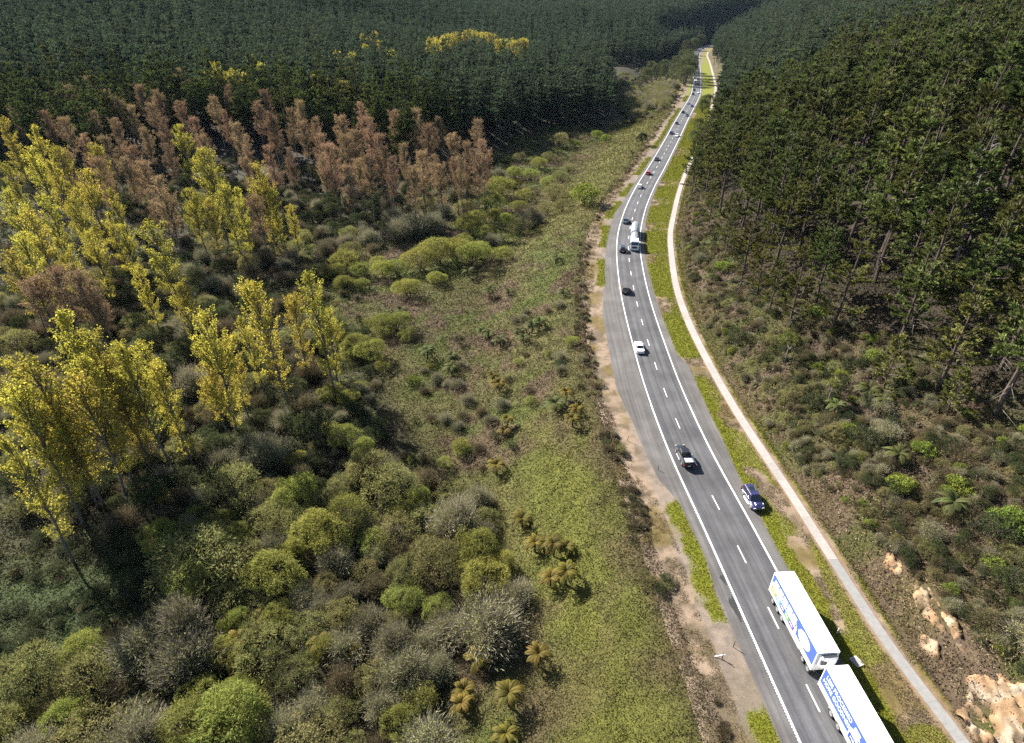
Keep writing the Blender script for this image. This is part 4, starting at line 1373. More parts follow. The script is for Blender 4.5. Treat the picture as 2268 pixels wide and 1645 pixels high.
# the low broom, fern and heath between them that nobody could count
rows = []
def low(n, xf, yf, ok, kinds, r0, r1, tall=1.0):
    ks = [k for k, w in kinds for _ in range(w)]
    for _ in range(n):
        y = yf(); x = xf(y)
        if not ok(x, y): continue
        r = rnd.uniform(r0, r1)
        rows.append((rnd.choice(ks), rnd.randrange(9), x, y, float(hills(x, y)) - .12, rnd.uniform(0, 6.28), r / 4.0, r / 4.2 * tall * rnd.uniform(.8, 1.2)))
def ylog(a, b): return lambda: a * (b / a) ** rnd.random()
ROADX = lambda a, b: (lambda y: float(road_c(y)) + (float(scrub_edge(y)) - rnd.uniform(a, b)) * math.sqrt(1 + float(slope_of(road_c, y)) ** 2))
PATHX = lambda a, b: (lambda y: float(PATH_X(y)) + rnd.uniform(a, b) * math.sqrt(1 + float(slope_of(PATH_X, y)) ** 2))
low(620, ROADX(.3, 3.6), ylog(24, 700), lambda x, y: vnoise(x, y, 7, 3) > .38, [('brown_shrub', 8), ('dark_shrub', 1), ('grey_shrub', 1), ('olive_shrub', 2)], .4, 1.15, .95)
low(5600, PATHX(3.6, 46), ylog(30, 330), lambda x, y: 3.4 + max(0, 76 - y) * .12 < float(pathd(x, y)) < np.interp(y, *EDGE_R) + 10 and float(scarred(np.array([x]), np.array([y]))[0]) < .2,
    [('brown_shrub', 5), ('dark_shrub', 4), ('olive_shrub', 3), ('grey_shrub', 3), ('bright_shrub', 1)], .4, 1.15, 1.3)
low(1700, lambda y: rnd.uniform(-.95, .16) * y, ylog(60, 262), lambda x, y: float(lat(x, y)) < -28 and x < -.27 * y and y < np.interp(x, *TOE) + 30,
    [('dark_shrub', 4), ('brown_shrub', 3), ('grey_shrub', 2), ('olive_shrub', 1), ('green_fern', 1)], .8, 2.1, 1.1)
low(1500, lambda y: rnd.uniform(-.9, .05) * y, ylog(205, 330), lambda x, y: x < 0 and -45 < y - np.interp(x, *TOE) < 40,
    [('dark_shrub', 6), ('brown_shrub', 2), ('grey_shrub', 1)], 1.2, 3.0, 1.2)
low(1100, lambda y: rnd.uniform(.04, .26) * y, ylog(415, 760), lambda x, y: -75 < float(lat(x, y)) < -15 and (x > np.interp(y, [420, 480, 640, 760], [74, 80, 92, 150])),
    [('olive_shrub', 6), ('grey_shrub', 3), ('willow', 1), ('dark_shrub', 1), ('brown_shrub', 2)], .9, 2.6, 1.1)
low(260, lambda y: rnd.uniform(.16, .25) * y, ylog(455, 600), lambda x, y: -80 < float(lat(x, y)) < -16 and x > np.interp(y, [420, 480, 640], [78, 84, 96]),
    [('olive_shrub', 5), ('grey_shrub', 3)], 2.5, 4.6, 1.1)
low(420, lambda y: rnd.uniform(-1.75, -.9) * y, ylog(34, 66), lambda x, y: True, [('dark_shrub', 6), ('brown_shrub', 1), ('green_fern', 1)], .6, 1.6, .9)
instanced('scrub', rows)

# ------------------------------------------------------------------ ferns, cabbage trees, dead wood
GOLDFERN = [(1155, 1165), (1184, 1222), (1226, 1232), (1254, 1226), (1218, 1300), (1253, 1296), (1103, 1420), (1061, 1478), (1190, 1475), (1029, 1540), (1022, 1575), (1127, 1562), (1120, 1640), (774, 1462), (1254, 890), (1275, 918), (1268, 945), (1124, 947), (1118, 965),
            (1101, 1050), (543, 1445), (575, 1395), (519, 1478), (522, 1305), (53, 1602), (382, 1118), (719, 1450), (771, 1462), (1106, 868), (1090, 850)]
for k, (u, v) in enumerate(GOLDFERN):
    x, y, z = hit(u, v)
    s = rnd.uniform(.85, 1.15) * (1.15 if 20 <= k <= 26 else 1)
    o = plant('fern', k, 'tree_fern', x, y, z, s, s * 1.05)
    tag(o, f'golden tree fern with arching fronds, crown {pct(u, v - 18)}', 'tree fern', 'golden tree ferns')
GREENFERN = [(1230, 910), (1178, 738), (1151, 745), (1083, 756), (1108, 765), (1195, 728), (1127, 655), (1085, 660), (1248, 655), (947, 795), (999, 800), (1001, 830), (1078, 1380), (1085, 1440), (1231, 583), (1039, 615), (1160, 760), (1070, 745), (1920, 880), (1844, 920), (1950, 900), (1980, 1030), (905, 640), (890, 700),
             (460, 560), (510, 580), (440, 590), (560, 570), (610, 560), (340, 1040), (1400, 345), (2100, 1140)]
for k, (u, v) in enumerate(GREENFERN):
    x, y, z = hit(u, v)
    s = rnd.uniform(.9, 1.25)
    o = plant('green_fern', k, 'tree_fern', x, y, z, s, s * 1.1)
    tag(o, f'dull green tree fern, crown {pct(u, v - 15)}', 'tree fern', 'dull green tree ferns')
for k, (u, v, s, what) in enumerate([(1830, 900, 1.0, 'cabbage tree with a cluster of spiky heads, the lower of two groups'), (1738, 805, 1.1, 'taller cabbage tree with spiky heads beside the pine stems'), (1752, 800, .85, 'shorter cabbage tree close to the taller one')]):
    x, y, z = hit(u, v)
    tag(plant('cabbage_tree', k, 'cabbage_tree', x, y, z, s, s * 1.1), what, 'cabbage tree', 'cabbage trees above the path')
for u, v, h, what in [(2240, 300, 26, 'bleached dead pine with bare limbs high in the forest'), (1774, 285, 22, 'bare pale pine stem standing among green crowns')]:
    x, y, z = hit(u, v, h)
    tag(plant('dead_pine', 0, 'dead_tree', x, y, z, h / 24, h / 24, lean=.05), what, 'dead tree', 'dead pines')
x, y, z = hit(677, 1470)
g = Geo(); g.tube([(0, 0, 0), (.1, .1, 1.2), (.05, .3, 2.6)], [.10, .08, .03], 6, (.75, .73, .70)); g.tube([(.1, .1, 1.3), (-.25, .1, 1.9)], [.05, .02], 5, (.7, .68, .65))
o = g.build('dead_tree', M['bark']); o.location = (x, y, z + .8)
tag(o, 'bleached white dead stem sticking up from the thicket', 'dead tree')

# ------------------------------------------------------------------ ground cover as stuff: brambles, bracken and grass on the banks
def wedge(n, r0, r1, half=1.08, power=1.45):
    rr = (r0 ** (2 - power) + rng.random(n) * (r1 ** (2 - power) - r0 ** (2 - power))) ** (1 / (2 - power))
    a = rng.uniform(-half, half, n)
    return rr * np.sin(a), rr * np.cos(a), rr


rng = np.random.default_rng(901)
x, y, rr = wedge(1900000, 24, 640)
d, p = lat(x, y), pathd(x, y)
toe = y - np.interp(x, *TOE)
m = ((d < scrub_edge(y) - .2 - 1.6 * vnoise(x, y, 2.5, 5)) & (toe < 12)) | ((p > 1.9) & (p < np.interp(y, *EDGE_R) + 26))
m &= (np.abs(project(x, y, 0)[0] - 1134) < 1400)
x, y, rr = x[m], y[m], rr[m]; n = len(x)
k = (rr / 60) ** .62
hump = .25 + 1.3 * np.maximum(vnoise(x, y, 2.6, 1) - .32, 0) * 1.6 + .45 * vnoise(x, y, .95, 2)
hump *= np.where(lat(x, y) > -10, sstep(1.8, 5, pathd(x, y)), sstep(0, -1.4, lat(x, y) - scrub_edge(y)))
z = hills(x, y) + hump * rng.random(n) ** .35
T = rng.normal(size=(n, 3)); T[:, 2] = T[:, 2] * .6 + .45
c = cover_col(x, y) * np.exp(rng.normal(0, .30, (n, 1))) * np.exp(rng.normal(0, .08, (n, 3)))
tw = rng.random(n) < .16
c[tw] = rgb((.20, .15, .105), int(tw.sum()), .25, .04)
W = np.where(tw, .045, .12) * k * rng.uniform(.6, 1.4, n)
tall = sstep(2.0, 3.2, pathd(x, y)) * sstep(10, 6, pathd(x, y) - np.maximum(0, 70 - y) * .05) * sstep(135, 100, y)
c = mix(c, rgb((.33, .25, .13), n, .22), tall * (rng.random(n) < .6))
keep = rng.random(n) > scarred(x, y) * .90
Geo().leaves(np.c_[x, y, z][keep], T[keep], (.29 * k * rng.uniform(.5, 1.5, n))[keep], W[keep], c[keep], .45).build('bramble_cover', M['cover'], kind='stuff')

# the clay bank laid bare beside the path
yr = np.arange(22, 78, .22); rr_ = np.arange(1.5, 17, .2)
YY, RR = np.meshgrid(yr, rr_, indexing='ij')
XX = PATH_X(YY) + RR * np.sqrt(1 + slope_of(PATH_X, YY) ** 2)
S = scarred(XX, YY)
rug = .85 * (vnoise(XX, YY, 1.5, 5) - .5) + 1.0 * (vnoise(XX * 2.2, YY * .8, .9, 6) - .5) + .35 * (vnoise(XX, YY, .4, 7) - .5)
ZZ = hills(XX, YY) - .12 + S * (.28 + rug)
clay = mix(np.array((.46, .29, .165)), np.array((.50, .40, .29)), sstep(.4, .65, vnoise(XX, YY, 1.2, 1)))
clay = mix(clay, np.array((.20, .135, .075)), sstep(.42, .66, vnoise(XX * 1.4, YY * .7, .8, 2)) * .8)
M['clay'] = ground_mat('clay', (1.5, 7.0), .3, .7)
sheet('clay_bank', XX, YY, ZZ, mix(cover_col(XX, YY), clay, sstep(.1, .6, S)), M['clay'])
# ================================================================== VEHICLES (forward is +Y, right is +X)
def paint(name, col, metal=.0, rough=.32):
    if name not in M: M[name] = solid(name, col, rough, metal, .6)
    return M[name]


PAINTS = {'black': (.012, .012, .014), 'navy': (.022, .020, .075), 'white': (.80, .80, .80), 'red': (.42, .02, .025), 'silver': (.42, .43, .45), 'charcoal': (.045, .05, .055),
          'blue': (.02, .035, .17), 'bronze': (.10, .075, .05), 'slate': (.05, .07, .09)}
for k_, c_ in PAINTS.items(): paint('paint_' + k_, c_, .25 if k_ in ('silver', 'bronze', 'charcoal', 'slate') else 0)


def loft(g, rings):
    """rings: list of (n,3) point loops"""
    n = len(rings[0])
    V = np.concatenate(rings)
    F = [(i * n + j, i * n + (j + 1) % n, (i + 1) * n + (j + 1) % n, (i + 1) * n + j) for i in range(len(rings) - 1) for j in range(n)]
    F.append(tuple(range(n - 1, -1, -1))); F.append(tuple((len(rings) - 1) * n + j for j in range(n)))
    return g.add(V, F)


def section(y, w, zb, zs, zt):
    """closed cross-section of a car body at y: floor, sill, shoulder, rounded top"""
    r = [(w * .80, zb), (w * .97, zb + .10), (w, (zb + zs) / 2), (w * .985, zs), (w * .93, zs + (zt - zs) * .6), (w * .80, zt)]
    pts = [(a, y, b) for a, b in r] + [(-a, y, b) for a, b in reversed(r)]
    return np.array(pts)


def panel(q, a0, a1, b0, b1, off):
    """a pane lying on quad q (4 corners), inset by fractions and raised off it"""
    q = np.array(q, float)
    def at(a, b): return (q[0] * (1 - a) + q[1] * a) * (1 - b) + (q[3] * (1 - a) + q[2] * a) * b
    n = np.cross(q[1] - q[0], q[3] - q[0]); n /= np.linalg.norm(n)
    c = [at(a0, b0), at(a1, b0), at(a1, b1), at(a0, b1)]
    V = np.array(c + [p + n * off for p in c])
    return V, [(4, 5, 6, 7), (0, 1, 5, 4), (1, 2, 6, 5), (2, 3, 7, 6), (3, 0, 4, 7)]


def wheel(parent, x, y, r, w, name='wheel', hub=None):
    """tyre as the wheel's own mesh, rim as its sub-part"""
    s = 1 if x > 0 else -1
    g = Geo()
    prof = [(-w / 2, r * .62), (-w / 2, r * .93), (-w * .36, r), (w * .36, r), (w / 2, r * .93), (w / 2, r * .62)]
    n = 18; th = np.linspace(0, 2 * np.pi, n, endpoint=False)
    V = np.concatenate([np.c_[np.full(n, x + a), y + b * np.cos(th), r + b * np.sin(th)] for a, b in prof])
    F = [(i * n + j, i * n + (j + 1) % n, (i + 1) * n + (j + 1) % n, (i + 1) * n + j) for i in range(len(prof) - 1) for j in range(n)]
    g.add(V, F)
    t = g.build(name, M['rubber'], parent, True)
    h = Geo()
    ro = r * .66
    V = np.concatenate([np.c_[np.full(n, x + s * a), y + b * np.cos(th), r + b * np.sin(th)] for a, b in ((w * .30, ro), (w * .46, ro * .96), (w * .34, ro * .55), (w * .44, ro * .22))])
    F = [(i * n + j, i * n + (j + 1) % n, (i + 1) * n + (j + 1) % n, (i + 1) * n + j) for i in range(3) for j in range(n)] + [tuple(3 * n + j for j in range(n))]
    h.add(V, F)
    h.build('rim', hub or M['alloy'], t)
    return t


def car(name, color, Lc, W, Hh, hood, boot, style, lights_on=False):
    """style: sedan, hatch, wagon (SUV), pickup"""
    P = M['paint_' + color]
    o = empty(name)
    hw = W / 2; f, r = Lc / 2, -Lc / 2
    belt = Hh * .60; zb = .20 if style in ('sedan', 'hatch') else .32
    cab_f, cab_r = f - hood, r + boot
    g = Geo()
    st = [(r, .80, .16, belt * .80, belt * .86), (r + .10, .94, .02, belt * .88, belt * .97), (r + .45, 1.0, 0, belt * .9, belt), (cab_r, 1.0, 0, belt * .9, belt * 1.0), ((cab_f + cab_r) / 2, 1.0, 0, belt * .9, belt),
          (cab_f, .99, 0, belt * .86, belt * .97), (f - .45, .97, 0, belt * .74, belt * .86), (f - .12, .91, .03, belt * .66, belt * .77), (f, .76, .14, belt * .56, belt * .66)]
    loft(g, [section(y, hw * k, zb + dz, zs, zt) for y, k, dz, zs, zt in st])
    body = g.build('body', P, o, True)
    # cabin: belt outline and roof outline
    rk = {'sedan': (.62, .62), 'hatch': (.62, .30), 'wagon': (.50, .22), 'pickup': (.55, .16)}[style]
    cab_back = cab_r if style != 'pickup' else cab_r
    b0 = [(-hw * .93, cab_f), (hw * .93, cab_f), (hw * .93, cab_back), (-hw * .93, cab_back)]
    rf, rr = cab_f - rk[0] * 1.05, cab_back + rk[1]
    rw = hw * .74
    t0 = [(-rw, rf), (rw, rf), (rw * 1.0, rr), (-rw * 1.0, rr)]
    zb_, zt_ = belt * .955, Hh - .05
    B = [(a, b, zb_) for a, b in b0]; T = [(a, b, zt_) for a, b in t0]
    cr = [(a * .93, b - .10 if i < 2 else b + .10, Hh) for i, (a, b) in enumerate(t0)]
    g = Geo()
    V = np.array(B + T + cr)
    F = [(i, (i + 1) % 4, 4 + (i + 1) % 4, 4 + i) for i in range(4)] + [(4 + i, 4 + (i + 1) % 4, 8 + (i + 1) % 4, 8 + i) for i in range(4)] + [(8, 9, 10, 11)]
    F = [tuple(reversed(q)) for q in F]
    g.add(V, F)
    g.build('roof', P, o)
    # glass
    def pane(nm, q, *a):
        gg = Geo(); v, ff = panel(q, *a, .012); gg.add(v, ff); return gg.build(nm, M['glass'], o)
    pane('windscreen', (B[1], B[0], T[0], T[1]), .05, .95, .08, .95)
    pane('rear_window', (B[3], B[2], T[2], T[3]), .08, .92, .22, .92)
    for sgn in (1, -1):
        q = (B[2], B[1], T[1], T[2]) if sgn > 0 else (B[0], B[3], T[3], T[0])
        cuts = ((.06, .47), (.52, .94)) if style != 'wagon' else ((.04, .30), (.34, .62), (.66, .95))
        for a, b in cuts: pane('side_window', q, a, b, .12, .90)
    # wheels
    wr = .33 if style in ('sedan', 'hatch') else .39
    for yy in (f - Lc * .19, r + Lc * .20):
        for sgn in (1, -1): wheel(o, sgn * (hw - .09), yy, wr, .22)
    # lights, mirrors, bumpers, plate
    for sgn in (1, -1):
        Geo().box((sgn * hw * .66, f - .10, belt * .66), (.34, .16, .15)).build('headlight', M['clear_lens'], o)
        Geo().box((sgn * hw * .78, r + .045, belt * .84), (.22, .10, .26 if style != 'pickup' else .34)).build('tail_light', M['red_lens'], o)
        Geo().box((sgn * (hw + .08), cab_f - .32, belt * 1.03), (.20, .12, .15), taper=.8).build('mirror', P, o)
    g = Geo(); g.box((0, f - .01, zb + .26), (W * .80, .10, .22)); g.build('front_bumper', P if style in ('sedan', 'hatch') else M['plastic'], o)
    g = Geo(); g.box((0, f - .015, belt * .58), (W * .44, .08, .17)); g.build('grille', M['plastic'], o)
    g = Geo(); g.box((0, r + .01, zb + .24), (W * .82, .12, .22)); g.build('rear_bumper', P if style in ('sedan', 'hatch') else M['plastic'], o)
    Geo().box((0, r - .055, zb + .36), (.46, .02, .13)).build('number_plate', M['white_plate'], o)
    return o, dict(hw=hw, f=f, r=r, belt=belt, cab_f=cab_f, cab_r=cab_r, rf=rf, rr=rr, H=Hh, rw=rw)


def set_on_road(o, y, off, away=True, z=.07, base=road_c):
    x, yy, t = on_road(y, off, base)
    o.location = (x, yy, z)
    o.rotation_euler = (0, 0, -t if away else -t + math.pi)
    return o


def spot_uv(u, v, z=.7):
    x, y = flat(u, v, z)
    return y, float(lat(x, y))


def put(o, u, v, away=True, z=.7, off=None):
    y, d = spot_uv(u, v, z)
    return set_on_road(o, y, d if off is None else off, away)


# --- black pickup, going away, open tray
o, k = car('pickup_truck', 'black', 5.35, 1.86, 1.78, 1.45, 1.95, 'pickup')
for ch in list(o.children):                     # the tray is cut into the bed: sides, floor and tailgate
    pass
tb, tf = k['r'] + .10, k['cab_r'] - .10
g = Geo(); g.box((0, (tb + tf) / 2, k['belt'] + .012), (1.46, tf - tb - .10, .02)); g.build('tray_floor', solid('worn_tray', (.36, .35, .37), .5, .2, var=.25, scale=3), o)
g = Geo()
for s in (1, -1): g.box((s * .83, (tb + tf) / 2, k['belt'] + .16), (.13, tf - tb, .34))
g.box((0, tf + .02, k['belt'] + .16), (1.66, .08, .34)); g.build('tray_sides', M['paint_black'], o)
g = Geo(); g.box((0, tb - .05, k['belt'] + .12), (1.66, .09, .46)); t = g.build('tailgate', M['paint_black'], o)
Geo().box((0, tb - .105, k['belt'] + .16), (.30, .02, .07)).build('handle', M['chrome'], t)
for s in (1, -1):
    g = Geo(); g.tube([(s * .83, tf - .05, k['belt'] + .33), (s * .83, tb + .1, k['belt'] + .36)], .022, 6); g.build('tray_rail', M['chrome'], o)
    g = Geo(); g.box((s * (k['hw'] + .06), .1, .40), (.16, 1.7, .06)); g.build('side_step', M['chrome'], o)
put(o, 1515, 1008, True)
tag(o, 'black pickup with an empty open tray driving away past the gravel shoulder', 'pickup')

# --- navy four-wheel drive parked on the shoulder, facing the camera
o, k = car('parked_car', 'navy', 4.75, 1.86, 1.84, 1.30, .25, 'wagon')
for s in (1, -1):
    g = Geo(); g.tube([(s * .62, k['rr'] + .1, 1.84), (s * .62, k['rr'] + .15, 1.93), (s * .62, k['rf'] - .25, 1.93), (s * .62, k['rf'] - .2, 1.84)], .022, 6); g.build('roof_rail', M['chrome'], o)
    g = Geo(); g.box((s * (k['hw'] + .08), .05, .42), (.20, 1.9, .06)); g.build('side_step', M['chrome'], o)
    for yy in (k['f'] - 4.75 * .19, k['r'] + 4.75 * .20):
        g = Geo(); th = np.linspace(.25, math.pi - .25, 9)
        g.tube([(s * (k['hw'] + .01), yy + .50 * math.cos(a), .39 + .50 * math.sin(a)) for a in th], .055, 5); g.build('wheel_arch', M['paint_silver'], o)
g = Geo(); g.box((0, -.75, 1.858), (.95, 1.0, .03)); q = g.build('sunroof', M['glass'], o)
g = Geo()
for a, b, c_, d_ in ((0, -.22, 1.05, .06), (0, -1.28, 1.05, .06), (.50, -.75, .06, 1.1), (-.50, -.75, .06, 1.1)): g.box((a, b, 1.862), (c_, d_, .05))
g.build('frame', M['chrome'], q)
g = Geo(); g.box((0, k['f'] + .03, .62), (1.2, .10, .10)); g.build('bull_bar', M['chrome'], o)
g = Geo(); g.box((0, 1.62, k['belt'] * .93), (.75, .55, .06), taper=.8); g.build('bonnet_scoop', M['paint_navy'], o)
y, d = spot_uv(1669, 1107, .7)
set_on_road(o, y, d, False, .065)
tag(o, 'navy four-wheel drive with roof rails parked on the shoulder facing the camera', 'four-wheel drive')

# --- white sedan going away
o, k = car('car', 'white', 4.75, 1.82, 1.45, 1.35, .95, 'sedan')
g = Geo(); g.box((0, k['r'] - .005, k['belt'] * .72), (1.35, .05, .26)); g.build('boot_panel', M['paint_silver'], o)
put(o, 1416, 768, True)
tag(o, 'white sedan with a dark rear window driving away round the bend', 'car')

# --- brownish four-wheel drive, then copies of the shared forms for the rest of the traffic
o, k = car('car', 'bronze', 4.7, 1.85, 1.78, 1.25, .22, 'wagon'); put(o, 1384, 640, True)
tag(o, 'brownish dark four-wheel drive driving away behind the tanker', 'four-wheel drive')
SUV, SUVK = car('car', 'black', 4.6, 1.84, 1.72, 1.2, .22, 'wagon')
HATCH, _ = car('car', 'white', 4.1, 1.74, 1.50, 1.1, .2, 'hatch')
SEDAN, _ = car('car', 'charcoal', 4.6, 1.8, 1.46, 1.3, .9, 'sedan')


def repaint(o, color):
    """the copy keeps the shared meshes; its own paint sits on the object"""
    for c in o.children:
        base = c.name.split('.')[0]
        if base in ('body', 'roof', 'mirror') or (base in ('front_bumper', 'rear_bumper') and c.material_slots[0].material.name.startswith('paint')):
            c.material_slots[0].link = 'OBJECT'
            c.material_slots[0].material = M['paint_' + color]


TRAFFIC = [(SUV, 1388, 551, 1, 'black', 'black wagon driving away beside the milk tanker'), (SEDAN, 1389, 489, 1, 'slate', 'dark blue grey car driving away just past the tanker'),
           (HATCH, 1417, 413, 1, 'white', 'white hatchback driving away behind the red car'), (HATCH, 1437, 383, 1, 'red', 'small red car driving away'),
           (SEDAN, 1454, 352, 1, 'charcoal', 'charcoal car driving away ahead of the red car'), (SUV, 1489, 294, 1, 'blue', 'dark blue car driving away opposite an oncoming white car'),
           (HATCH, 1500, 272, 1, 'slate', 'grey car driving away ahead of the dark blue one'), (SUV, 1514, 248, 1, 'black', 'black car driving away on the far straight'),
           (SEDAN, 1525, 228, 1, 'silver', 'silver car driving away on the far straight'), (HATCH, 1534, 208, 1, 'charcoal', 'charcoal car second behind the white box truck'),
           (SUV, 1537.5, 199, 1, 'black', 'black car right behind the white box truck'), (SUV, 1541, 148, 1, 'black', 'dark car half hidden by the dark roadside trees'),
           (SEDAN, 1500.5, 299, 0, 'white', 'oncoming white car on the straight'), (SEDAN, 1525.7, 254, 0, 'slate', 'oncoming grey car on the far straight'),
           (HATCH, 1536, 234, 0, 'blue', 'oncoming blue car on the far straight'), (SEDAN, 1548.5, 204, 0, 'white', 'oncoming white car near the box truck'),
           (SUV, 1547.5, 129, 0, 'black', 'oncoming dark car before the distant bend'), (SUV, 1548, 120, 0, 'charcoal', 'oncoming dark car right at the distant bend'),
           (HATCH, 1551, 114, 0, 'slate', 'oncoming small car leaving the distant bend'), (SUV, 1557, 107.5, 0, 'charcoal', 'dark car inside the distant bend'),
           (HATCH, 1564, 103, 1, 'white', 'white car inside the distant bend'), (SEDAN, 1571, 98.5, 0, 'silver', 'silver car beyond the distant bend')]
seen_forms = set()
for form, u, v, away, color, what in TRAFFIC:
    c = form if form.name not in seen_forms else copy_tree(form)
    seen_forms.add(form.name)
    repaint(c, color)
    y, d = spot_uv(u, v, .7)
    set_on_road(c, y, -1.85 if away else 1.85 if y > 330 else d, bool(away))
    tag(c, what, 'car', 'cars driving on the highway')


# ------------------------------------------------------------------ heavy vehicles
def lettering(name, text, size, m, parent, x, y, z, side=1, ext=.004, sx=1.0):
    cu = bpy.data.curves.new(name, 'FONT'); cu.body = text; cu.size = size; cu.extrude = ext; cu.align_x = 'CENTER'; cu.align_y = 'CENTER'
    cu.materials.append(m)
    tmp = bpy.data.objects.new(name, cu)
    me = bpy.data.meshes.new_from_object(tmp); me.name = name
    bpy.data.objects.remove(tmp)
    if not me.materials: me.materials.append(m)
    o = bpy.data.objects.new(name, me); C.objects.link(o); o.parent = parent
    if side > 0: R3 = Matrix(((0, 0, 1), (1, 0, 0), (0, 1, 0)))
    else: R3 = Matrix(((0, 0, -1), (-1, 0, 0), (0, 1, 0)))
    o.matrix_local = Matrix.Translation((x, y, z)) @ R3.to_4x4() @ Matrix.Diagonal((sx, 1, 1, 1))
    return o


def plate_poly(name, pts, x, m, parent, t=.004):
    """a flat figure on the vehicle's right side, pts = (along, up)"""
    g = Geo(); n = len(pts)
    V = np.array([(x, a, b) for a, b in pts] + [(x + t, a, b) for a, b in pts])
    F = [tuple(n + i for i in range(n))] + [(i, (i + 1) % n, n + (i + 1) % n, n + i) for i in range(n)]
    g.add(V, F)
    return g.build(name, m, parent)


def ellipse(cy, cz, a, b, n=28, rot=0):
    th = np.linspace(0, 2 * np.pi, n, endpoint=False)
    return [(cy + a * math.cos(t), cz + b * math.sin(t)) for t in th]


M['ink'] = solid('dark_ink', (.05, .07, .09), .5); M['green_ink'] = solid('green_ink', (.04, .20, .04), .5)
M['orange_ink'] = solid('orange_ink', (.55, .19, .02), .5); M['sky_ink'] = solid('pale_blue_ink', (.07, .20, .48), .5)
M['deep_ink'] = solid('deep_blue_ink', (.03, .05, .30), .5); M['purple_ink'] = solid('purple_ink', (.08, .035, .24), .5)
M['decal_white'] = solid('decal_white', (.78, .79, .80), .45)
M['grey_steel'] = solid('grey_steel', (.22, .22, .23), .5, .4)


def milk_bottle(parent, x, cy, z0, h, label):
    w = h * .40
    pr = [(-w, 0), (w, 0), (w * 1.02, h * .50), (w * .86, h * .66), (w * .42, h * .80), (w * .40, h * .86), (w * .52, h * .87), (w * .52, h), (-w * .50, h), (-w * .50, h * .87), (-w * .40, h * .86), (-w * .55, h * .78), (-w, h * .62)]
    b = plate_poly('bottle_picture', [(cy + a, z0 + c) for a, c in pr], x, M['decal_white'], parent)
    lb = plate_poly('bottle_label', [(cy + a, z0 + c) for a, c in ((-w * .86, h * .06), (w * .50, h * .06), (w * .62, h * .40), (-w * .86, h * .46))], x + .004, label, parent)
    plate_poly('bottle_handle', ellipse(cy + w * .62, z0 + h * .60, w * .17, h * .10, 14), x + .004, M['blue_panel'], parent)
    lettering('bottle_lettering', 'Milk', h * .19, M['decal_white'], parent, x + .010, cy - w * .15, z0 + h * .25)


M['seam'] = solid('panel_seam', (.42, .42, .42), .6)


def box_body(o, L, W, top, axles, wr=.5, side=True):
    """a curtain-white van body on a chassis; returns the body part; rear at y=-L/2"""
    hw, r, f = W / 2, -L / 2, L / 2
    zb = 1.0
    g = Geo(); g.box((0, 0, (zb + top) / 2), (W, L, top - zb)); body = g.build('cargo_body', M['white_body'], o)
    g = Geo()                                    # blue wraps on both sides, white skirt below, thin top rail
    for s in (1, -1): g.box((s * (hw + .004), 0, (1.72 + top - .07) / 2), (.008, L - .20, top - .07 - 1.72))
    g.build('side_panel', M['blue_panel'], body)
    g = Geo()
    for s in (1, -1):
        g.box((s * (hw - .02), 0, top + .012), (.06, L, .05)); g.box((s * (hw + .006), r + .05, (zb + top) / 2), (.05, .10, top - zb + .02)); g.box((s * (hw + .006), f - .04, (zb + top) / 2), (.04, .08, top - zb))
    g.box((0, r - .01, top + .012), (W, .08, .05)); g.box((0, f + .01, top + .012), (W, .06, .05)); g.build('corner_frame', M['decal_white'], body)
    g = Geo()
    for s in (1, -1):
        for a in np.linspace(-1, 1, 5): g.box((s * hw * .5, r + .55 + .02 * a, top + .004), (.05, .5, .012))
    g.build('roof_fitting', M['grey_steel'], body)
    g = Geo()                                    # seams between the roof sheets and the wall panels
    for a in np.arange(r + 1.2, f - .3, 1.2): g.box((0, a, top + .003), (W - .12, .025, .010))
    for s in (1, -1):
        for a in np.arange(r + 1.2, f - .3, 1.2): g.box((s * (hw + .004), a, (zb + 1.70) / 2), (.012, .02, 1.70 - zb))
        g.box((s * (hw - .04), 0, .86), (.06, L * .5, .22))
    g.build('panel_seam', M['seam'], body)
    g = Geo()                                    # door leaves and rods at the back
    for s in (1, -1):
        g.box((s * hw * .48, r - .012, (zb + top) / 2), (hw * .90, .025, top - zb - .2)); g.tube([(s * hw * .2, r - .05, zb + .1), (s * hw * .2, r - .05, top - .15)], .02, 6)
    g.build('rear_door', M['decal_white'], body)
    g = Geo(); g.box((0, 0, .86), (W * .42, L * .97, .26)); g.box((0, r + .06, .62), (W * .92, .10, .14))
    for a in axles: g.box((0, a, wr), (W * .8, .14, .14))
    g.build('chassis', M['plastic'], o)
    for a in axles:
        for s in (1, -1): wheel(o, s * (hw - .17), a, wr, .34, hub=M['alloy'])
    for s in (1, -1): Geo().box((s * hw * .8, r - .03, .78), (.34, .06, .16)).build('tail_light', M['red_lens'], o)
    return body


